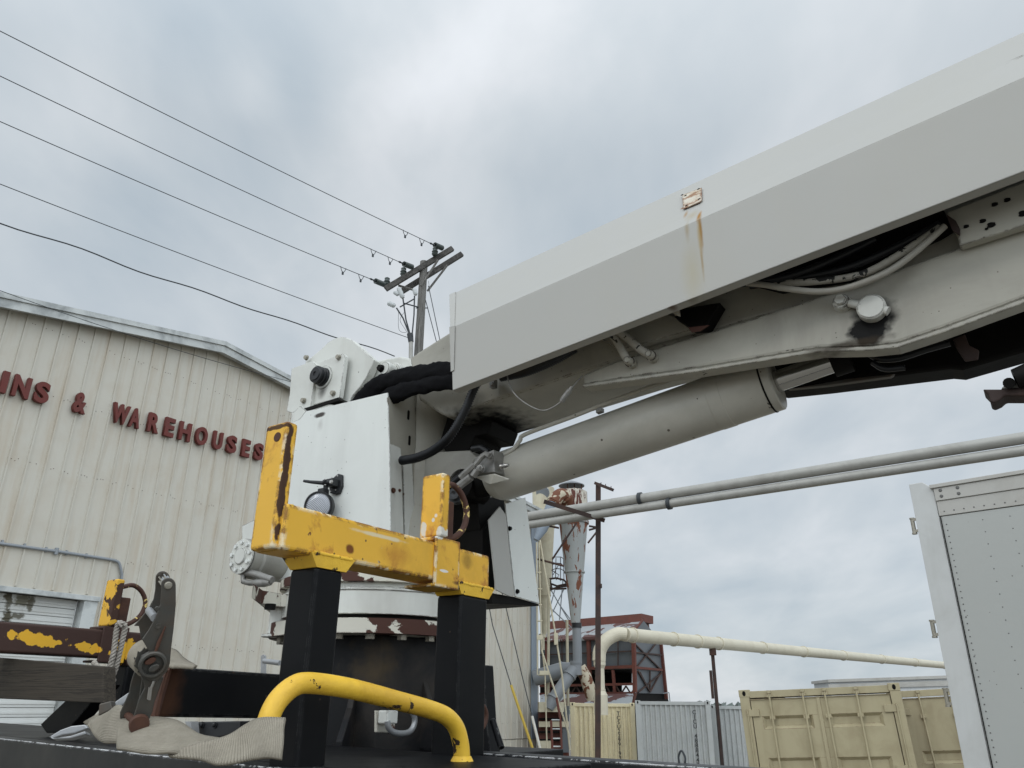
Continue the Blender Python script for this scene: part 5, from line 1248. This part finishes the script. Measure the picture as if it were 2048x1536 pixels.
# ---------------- small plates on base
m=MB(); m.prism([TB(754,1421,-1.42),TB(790,1424,-1.42),TB(790,1443,-1.42),TB(791,1466,-1.42),TB(754,1465,-1.42)],B*-.01); hb_=m.build('ring_plate',M['flaking'],tk,bevel=.002)
m=MB(); m.boxc(TB(776,1434,-1.40),A,B,Z,(.04,.03,.03)); m.build('ring_lug',M['crane_white'],hb_,bevel=.003)
m=MB(); m.tube(spline([TB(x,y,-1.385) for x,y in ((775,1442),(777,1455),(786,1464),(803,1467),(820,1463),(828,1450),(829,1436),(824,1424))],5),.0072,10); m.build('tie_ring',M['galv'],hb_)
m=MB(); m.tube(spline([TB(x,y,-1.42) for x,y in ((958,1408),(966,1412),(972,1426),(971,1442),(964,1456),(956,1462))],5),.0072,10); m.build('tie_ring',M['rust'],tk)
# far cross frame piece right of the post
m=MB(); m.prism([TA(958,1330,2.02),TA(968,1330,2.02),TA(975,1460,2.02),TA(983,1515,2.02),TA(955,1515,2.02)],A*.05); m.build('frame_post',M['black'],tk,bevel=.003)
m=MB(); m.tube([TA(1003,1496,1.7),TA(985,1440,1.72)],.008,8); m.build('strut',M['black'],tk)
# hook-like tip at right edge
hk=thing('crane_boom_tip',TA(2030,780,1.9),'dark rusty bracket tip poking in at the right edge','crane part')
m=MB(); m.prism([TA(x,y,1.9) for x,y in ((1965,778),(2000,778),(2048,775),(2120,770),(2120,800),(2048,791),(2010,791),(2000,800),(1987,806),(1980,803),(1977,790))],A*.06); m.build('bracket',M['brownsteel'],hk,bevel=.004)
m=MB(); m.prism([TA(x,y,1.91) for x,y in ((2000,778),(2012,765),(2028,758),(2060,748),(2120,735),(2120,770),(2048,776))],A*.05); m.build('clevis',M['fitting'],hk,bevel=.006)
m=MB(); m.cyl(TA(2018,766,1.88),TA(2018,766,1.98),.012,seg=12); m.cut(); m.tube([TA(2030,758,1.89),TA(2060,748,1.89),TA(2120,735,1.89)],[.022,.026,.026],12); m.build('pin',M['dark'],hk)
# thin electrical bracket seen through the gap left of the rack post
gb=thing('galvanised_bracket',TA(525,1330,2.6),'small slotted galvanised bracket beyond the near rack post','bracket')
m=MB(); m.prism([TA(x,y,2.6) for x,y in ((521,1350),(522,1312),(526,1309),(530,1312),(530,1350))],A*.008); m.build('strap',M['galv'],gb)
m=MB(); m.tube([TA(528,1322,2.59),TA(560,1326,2.59)],.012,10); m.build('tube',M['galv'],gb)
# ================================================================ WOODEN PLANK
pk=MB(); b0_=TA(0,1315,1.15)
pk_a=1.32
k0,k1=TA(206,1333,pk_a),TA(206,1406,pk_a)
l0,l1=TA(-80,1309,pk_a),TA(-80,1394,pk_a)
pk.prism([l0,k0,k1,l1],A*.04)
o=pk.build('wooden_plank',M['plank'],bevel=.003); tag(o,'weathered grey timber plank below the brown rusty rack beam','plank')
# ================================================================ ROPE
def rope(path,r,name,par):
    P=spline(path,14); L_=[0]
    for a_,b_ in zip(P,P[1:]): L_.append(L_[-1]+(b_-a_).length)
    m=MB()
    for s in range(3):
        pts=[]
        for i,p in enumerate(P):
            t_=(P[min(i+1,len(P)-1)]-P[max(i-1,0)]).normalized(); u=t_.cross(A).normalized(); w_=t_.cross(u)
            an=2*math.pi*(L_[i]/.036+s/3); pts.append(p+(u*math.cos(an)+w_*math.sin(an))*r*.60)
        m.tube(pts,r*.56,7)
    return m.build(name,M['rope'],par)
rp_=thing('rope',TA(215,1420,1.52),'knotted grey twisted rope hanging from the rusty D-ring','rope')
ra=1.50
rope([TA(246,1250,ra),TA(238,1246,ra),TA(233,1262,ra),TA(228,1300,ra),TA(220,1335,ra),TA(211,1362,ra)],.0085,'strand_left',rp_)
rope([TA(240,1246,ra+.02),TA(250,1252,ra+.02),TA(246,1275,ra+.02),TA(238,1310,ra+.02),TA(230,1340,ra+.02),TA(219,1366,ra+.02)],.0085,'strand_right',rp_)
rope([TA(212,1360,ra-.01),TA(222,1352,ra-.015),TA(226,1362,ra-.01),TA(214,1368,ra-.02),TA(205,1358,ra-.01),TA(213,1350,ra-.02),TA(224,1368,ra),TA(214,1376,ra-.01)],.0078,'knot',rp_)
rope([TA(216,1364,ra-.01),TA(212,1385,ra-.01),TA(207,1405,ra-.01)],.0085,'tail',rp_)
m=MB(); m.tube(spline([TA(210,1358,ra),TA(202,1345,ra),TA(196,1333,ra),TA(190,1327,ra)],5),.0075,10); m.cyl(TA(192,1330,ra),TA(188,1325,ra),.0095,seg=10); m.build('taped_end',M['rope'],rp_)
# ================================================================ RATCHET
nv=V((-.031,.050,.021)).normalized()
hub=PY(305,1328,1.34)
rn=(hub-CAM).dot(nv)
def RT(x,y,o=0):  # coordinates of the 3.784x enlargement
    return on(nv,rn+o,230+x/3.784,1130+y/3.784)
rk=thing('ratchet_tensioner',RT(185,1215),'worn steel ratchet tensioner standing upright on the stub tube end','ratchet')
def circ(x,y,r,a0,a1,n): return [(x+r*math.cos(R_(a0+(a1-a0)*k/n)),y+r*math.sin(R_(a0+(a1-a0)*k/n))) for k in range(n+1)]
near=circ(405,155,56,180,360,12)+[(461,300),(445,480),(425,640),(418,740)]+circ(290,748,128,0,75,6)+[(250,850),(170,760),(185,690),(198,600),(200,555),(258,500),(310,410),(345,300),(350,200)]
near=circ(405,155,56,190,360,12)+[(461,300),(445,480),(425,640),(416,745),(398,800),(355,850),(300,885),(250,868),(205,820),(182,760),(198,690),(258,655),(205,565),(255,495),(305,405),(345,300),(350,200)]
m=MB(); m.prism([RT(x,y) for x,y in near],nv*.0045); m.build('handle_plate',M['ratchet'],rk,bevel=.0012)
far=circ(360,98,54,180,350,10)+[(420,260),(400,420),(380,560),(340,660),(240,640),(200,580),(180,458),(142,457),(250,330),(290,255),(303,180)]
# far plate: positions in the picture, on the plane 60 mm further along the axle
m=MB(); m.prism([RT(x,y,.062) for x,y in far],nv*-.0045); m.build('handle_plate',M['ratchet'],rk,bevel=.0012)
m=MB(); g0,g1=RT(400,152,.004),RT(360,98,.058)
axr=(g1-g0).normalized()
u=axr.orthogonal().normalized(); w_=axr.cross(u)
pts=[g0+(u*math.cos(k*math.pi/12)+w_*math.sin(k*math.pi/12))*(.0088 if k%4<2 else .0066) for k in range(24)]
m.prism(pts,g1-g0); m.build('grip_roller',M['chrome'],rk)
m=MB(); m.lathe(RT(403,155),-nv,[(0,.0065),(.0025,.005),(.003,0)],16); m.build('rivet',M['zinc'],rk)
m=MB(); m.cyl(RT(300,400,.004),RT(258,345,.058),.0065,seg=12); m.build('cross_pin',M['galv'],rk)
m=MB(); m.tube([RT(305,662,-.004),RT(330,590,-.004),RT(382,465,-.004)],[.0022,.0032,.0012],8); m.build('pawl_rod',M['rust'],rk)
m=MB(); m.lathe(RT(328,463),-nv,[(0,.0048),(.0015,.0045),(.0015,.003),(.001,0)],16); m.lathe(RT(318,330),-nv,[(0,.004),(.001,.003),(.001,0)],12); m.build('small_rivet',M['ratchet'],rk)
# axle and hub
m=MB(); hc_=RT(285,752,-.004)
m.lathe(hc_,-nv,[(-.002,.0215),(.003,.0215),(.005,.0195),(.005,.0165),(.003,.0160),(-.006,.0155),(-.006,0)],32); m.build('hub_ring',M['ratchet'],rk)
def halfmoon(x,y,rx,ry,rot,n=18):
    out=[]
    for k in range(n): 
        t_=2*math.pi*k/n; a_,b_=rx*math.cos(t_),ry*math.sin(t_); c_,s_=math.cos(R_(rot)),math.sin(R_(rot)); out.append((x+a_*c_-b_*s_,y+a_*s_+b_*c_))
    return out
m=MB(); m.prism([RT(x,y,-.006) for x,y in halfmoon(268,730,48,22,-25)],nv*.02); m.build('axle_half',M['rust'],rk,bevel=.0015)
m=MB(); m.prism([RT(x,y,-.008) for x,y in halfmoon(295,782,48,24,-28)],nv*.02); m.build('axle_half',M['ratchet'],rk,bevel=.0015)
# toothed wheels
def gear(x,y,off_,r,n,name,mt):
    m=MB(); pts=[]
    for k in range(n):
        for f_,rr in ((0,r*.86),(.55,r*1.0),(.62,r*.86)):
            an=2*math.pi*(k+f_)/n; pts.append((x+rr*math.cos(an),y+rr*math.sin(an)))
    m.prism([RT(px,py,off_) for px,py in pts],nv*.004); return m.build(name,mt,rk)
gear(250,735,.010,112,12,'ratchet_wheel',M['ratchet'])
gear(222,690,.050,118,12,'ratchet_wheel',M['rust'])
m=MB(); q0_,q1_=RT(265,735,.014),RT(222,680,.050); m.lathe(q0_,q1_-q0_,[(0,0),(0,.025),((q1_-q0_).length,.027),((q1_-q0_).length,0)],28); m.build('webbing_spool',M['fuzz'],rk)
# lower frame
low_near=[(190,830),(215,880),(225,930),(180,1020),(160,1090),(140,1150),(116,1195)]+circ(185,1212,68,190,20,8)[0:0]+[(114,1225),(135,1262),(175,1278),(215,1268),(245,1235),(250,1190),(285,1110),(300,1040),(330,960),(370,850),(330,840),(260,850)]
m=MB(); m.prism([RT(x,y,.008) for x,y in low_near],nv*.0045); m.build('base_plate',M['ratchet'],rk,bevel=.0015)
low_far=[(150,790),(120,880),(105,960),(60,1060),(38,1110),(36,1150),(55,1182),(90,1190),(120,1180),(150,1130),(180,1040),(200,960),(215,860)]
m=MB(); m.prism([RT(x,y,.060) for x,y in low_far],nv*-.0045); m.build('base_plate',M['ratchet'],rk,bevel=.0015)
m=MB(); m.prism([RT(x,y,.018) for x,y in ((205,860),(260,870),(290,930),(265,1010),(240,1090),(180,1120),(175,1060),(190,960))],nv*.004); m.build('spring_plate',M['ratchet'],rk,bevel=.001)
m=MB(); c_=RT(185,1215,-.006); m.lathe(c_,nv,[(0,0),(0,.0145),(.004,.0155),(.009,.0155)],24); m.cyl(RT(185,1215,.01),RT(85,1130,.062),.006,seg=12); m.build('strap_bolt',M['rust'],rk)
m=MB(); m.prism([RT(x,y,.004) for x,y in ((398,790),(412,800),(372,930),(330,1120),(318,1150),(300,1140),(320,1050),(360,900))],nv*.004); m.build('side_flange',M['rust'],rk,bevel=.001)
m=MB(); m.tube([RT(262,1020,-.002),RT(275,930,-.002),RT(296,880,-.002)],.0022,8); m.tube([RT(250,1015,-.002),RT(262,925,-.002)],.0018,8); m.build('spring',M['socket'],rk)
# ================================================================ WEBBING STRAP
def ribbon(rows,name,mt,par,th=.005,sub=8,ucount=1):
    """rows: list of (edge point left, edge point right) -> strip with thickness and UVs across the width"""
    Lp=spline([r[0] for r in rows],sub); Rp=spline([r[1] for r in rows],sub); n_=len(Lp); W_=8
    me=bpy.data.meshes.new(name); vs=[];fs=[];uvs=[]
    off=WL[par.name] if par else V((0,0,0))
    for i in range(n_):
        for j in range(W_+1):
            p=Lp[i].lerp(Rp[i],j/W_); q=p*9; vs.append(p-off+V((.004*noise.noise(q*2+V((5,0,0))),.006*noise.noise(q*2),.006*noise.noise(q*1.6))))
    for i in range(n_-1):
        for j in range(W_): fs.append((i*(W_+1)+j,i*(W_+1)+j+1,(i+1)*(W_+1)+j+1,(i+1)*(W_+1)+j))
    me.from_pydata(vs,[],fs); uv=me.uv_layers.new(name='UVMap')
    for pi,pl_ in enumerate(me.polygons):
        pl_.use_smooth=True
        for li in pl_.loop_indices:
            vi=me.loops[li].vertex_index; uv.data[li].uv=((vi%(W_+1))/W_,(vi//(W_+1))/n_)
    me.materials.append(mt); o=bpy.data.objects.new(name,me); sc.collection.objects.link(o); 
    if par: o.parent=par
    s=o.modifiers.new('s','SOLIDIFY'); s.thickness=th; s.offset=0
    WL[o.name]=off
    return o
def QY(x,y,Y): return PY(x,y,Y)
ws=thing('webbing_strap',QY(400,1480,1.35),'wide tan webbing strap draped over the black truck deck edge','strap')
# main run: hangs over the edge below the ratchet, twists and ends upright by the grab rail
ribbon([(QY(232,1440,1.40),QY(234,1500,1.33)),(QY(290,1436,1.40),QY(290,1508,1.31)),(QY(350,1443,1.40),QY(340,1505,1.31)),(QY(400,1473,1.38),QY(365,1512,1.32)),(QY(455,1478,1.36),QY(390,1517,1.30))],'fold_left',M['fuzz'],ws)
ribbon([(QY(335,1511,1.33),QY(338,1514,1.32)),(QY(400,1490,1.33),QY(400,1520,1.29)),(QY(455,1472,1.33),QY(440,1526,1.27)),(QY(490,1452,1.33),QY(500,1521,1.26)),(QY(518,1441,1.33),QY(535,1517,1.26)),(QY(573,1441,1.32),QY(563,1517,1.25))],'fold_right',M['webbing'],ws)
ribbon([(QY(180,1440,1.55),QY(178,1447,1.53)),(QY(215,1425,1.53),QY(190,1475,1.5)),(QY(240,1415,1.50),QY(232,1488,1.42)),(QY(275,1432,1.45),QY(265,1470,1.42))],'fluffy_fold',M['fuzz'],ws)
ribbon([(QY(168,1442,1.6),QY(175,1446,1.6)),(QY(195,1428,1.6),QY(205,1446,1.58)),(QY(225,1415,1.6),QY(229,1444,1.56))],'upper_fold',M['fuzz'],ws)
ribbon([(QY(340,1300,1.62),QY(338,1335,1.5)),(QY(352,1306,1.62),QY(348,1338,1.5)),(QY(366,1318,1.61),QY(364,1338,1.49)),(QY(392,1333,1.62),QY(390,1340,1.5))],'spool_tail',M['fuzz'],ws)
# flat hook behind the strap
fh=thing('strap_hook',QY(140,1470,1.62),'flat grey steel strap hook lying on the deck edge','hook')
m=MB(); po=[(99,1473),(120,1460),(142,1452),(170,1449),(176,1456),(150,1466),(124,1470),(105,1477)]
m.prism([QY(x,y,1.66) for x,y in po],V((0,.02,-.003))); m.build('hook_plate',M['galv'],fh,bevel=.002)
m=MB(); m.prism([QY(x,y,1.63) for x,y in ((98,1472),(108,1476),(140,1472),(170,1462),(172,1468),(140,1477),(104,1478))],V((0,.02,-.004))); m.build('hook_lip',M['galv'],fh,bevel=.002)
m=MB(); m.prism([QY(x,y,1.58) for x,y in ((198,1408),(221,1402),(225,1418),(196,1432))],V((.0,.02,.0))); m.build('eye_plate',M['ratchet'],fh,bevel=.002)
m=MB(); m.prism([QY(x,y,1.62) for x,y in ((222,1409),(258,1384),(256,1400),(230,1424))],V((.0,.03,0))); m.build('flat_bar',M['galv'],fh,bevel=.002)
# dark box under the stub
m=MB(); m.prism([TA(386,1444,1.25),TA(480,1442,1.25),TA(480,1466,1.25),TA(400,1483,1.25)],A*.1); m.hexb(TA(405,1450,1.249),-A,.006,.006); m.hexb(TA(430,1450,1.249),-A,.006,.006); m.build('mount_box',M['plastic'],tk,bevel=.004)
m=MB(); m.prism([TA(370,1443,1.22),TA(382,1443,1.22),TA(384,1468,1.22),TA(379,1472,1.22)],A*.02); m.build('bright_edge',M['galv'],tk)
# ================================================================ stains
G=(.012,.012,.012); RS=(.36,.22,.09)
P=lambda x,y,a=1.965: TA(x,y,a)
stain_patch(M['boom_white'],[(P(1750,632),.15,.062,.055,1,.5,G),(P(1738,662),.15,.055,.045,1,.25,G),(P(1700,690),.2,.12,.018,.8,.5,(.05,.04,.03)),(TA(930,824,2.0)+A*.2,.3,.17,.07,1,.6,G)])
stain_patch(M['cover_white'],[(CU_(1398,432),.05,.008,.045,1,.7,(.33,.17,.045)),(CU_(1371,428),.05,.008,.03,.7,.8,(.33,.19,.07)),(CU_(1384,430),.05,.028,.04,.5,.9,(.36,.28,.15)),(CU_(1366,415),.03,.012,.008,.9,.6,(.25,.11,.03)),(TA(1401,460,1.8),.05,.007,.085,1,.8,(.28,.155,.045)),(TA(1404,520,1.8),.05,.005,.08,.7,.9,(.28,.18,.07)),(TA(1374,460,1.8),.05,.009,.05,.5,.9,(.30,.22,.10)),(TA(1390,598,1.8),.05,.03,.006,.8,.6,(.10,.08,.04)),
  (TA(1399,475,1.8),.05,.008,.075,.7,.8,(.38,.29,.15)),(TA(1385,545,1.8),.05,.04,.12,.45,.9,(.40,.35,.22)),(TA(1345,615,1.8),.05,.02,.008,.9,.5,(.10,.05,.03))],.35,40)
stain_patch(M['crane_white'],[(TA(645,782,1.944),.03,.03,.035,.75,.8,(.06,.055,.05)),(TA(662,800,1.93),.03,.05,.012,.8,.6,(.05,.045,.04)),(hc+A*.06,.05,.03,.03,.5,.5,(.35,.36,.25)),(TA(885,1210,1.72),.05,.05,.02,.85,.6,G)])
stain_patch(M['plate_white'],[(TA(640,830,1.9),.01,.035,.012,.95,.35,(.05,.04,.035)),(TA(640,850,1.9),.01,.02,.03,.4,.8,(.35,.34,.32)),(TA(1745,640,1.9),.01,.03,.006,.8,.5,(.2,.17,.13))])
stain_patch(M['pedestal'],[(TB(765,1325,-1.76),.10,.16,.10,.9,.7,(.075,.058,.038)),(TB(700,1350,-1.76),.10,.16,.08,.5,.8,(.055,.056,.058))],1.6,22)
stain_patch(M['black'],[(TB(330,1390,-1.45),.045,.1,.1,.85,.6,(.07,.035,.022))])

YL=(.78,.44,.05)
o3=lambda x,y: TB(x,y,-2.85)
stain_patch(M['rusty_yellow'],[(o3(52,1270),.055,.2,.017,1,.12,YL),(o3(92,1283),.075,.2,.018,1,.12,YL),(o3(165,1291),.05,.2,.013,1,.12,YL),(o3(188,1299),.03,.2,.012,1,.12,YL),(o3(252,1300),.05,.2,.04,1,.12,YL)],3.0,34)
stain_patch(M['yellow'],[(TB(790,1110,-1.25),.07,.1,.035,.6,.9,(.42,.18,.04)),(TA(868,1030,1.51),.03,.006,.006,.9,.3,(.70,.67,.60)),(TB(890,1142,-1.24),.02,.02,.004,1,.2,(.72,.7,.66)),(TB(935,1120,-1.25),.03,.02,.03,.5,.6,(.12,.08,.03)),(TB(700,1098,-1.25),.014,.02,.012,.9,.4,(.12,.03,.02)),(TB(915,1168,-1.25),.04,.02,.008,.9,.5,(.10,.05,.03)),(TB(760,1072,-1.25),.10,.02,.006,.8,.4,(.70,.64,.45))])

stain_patch(M['yellow'],[(TA(847,1060,1.518),.03,.010,.022,1,.15,(.62,.60,.54)),(TA(880,1064,1.518),.03,.009,.014,1,.15,(.62,.60,.54)),(TA(866,1040,1.518),.03,.007,.007,1,.15,(.62,.60,.54)),(TB(568,960,-1.262),.010,.004,.15,1,.25,(.07,.04,.028)),(TA(560,853,1.016),.02,.04,.006,.95,.2,(.07,.04,.028))],2.6,30)

wd=lambda x,y: on(B,WB-.15,x,y)
stain_patch(M['door_white'],[(wd(17,1192),.08,.3,.14,1,.3,(.10,.09,.065)),(wd(17,1206),.07,.3,.12,.9,.4,(.13,.12,.09)),(wd(15,1232),.09,.3,.13,1,.4,(.10,.09,.065)),(wd(46,1200),.18,.3,.16,.9,.5,(.13,.12,.08)),(wd(62,1205),.08,.3,.18,.9,.4,(.11,.10,.07)),(wd(36,1232),.12,.3,.07,.9,.4,(.10,.09,.065)),(wd(158,1200),.18,.3,.05,.7,.6,(.18,.16,.12))],1.6,14)
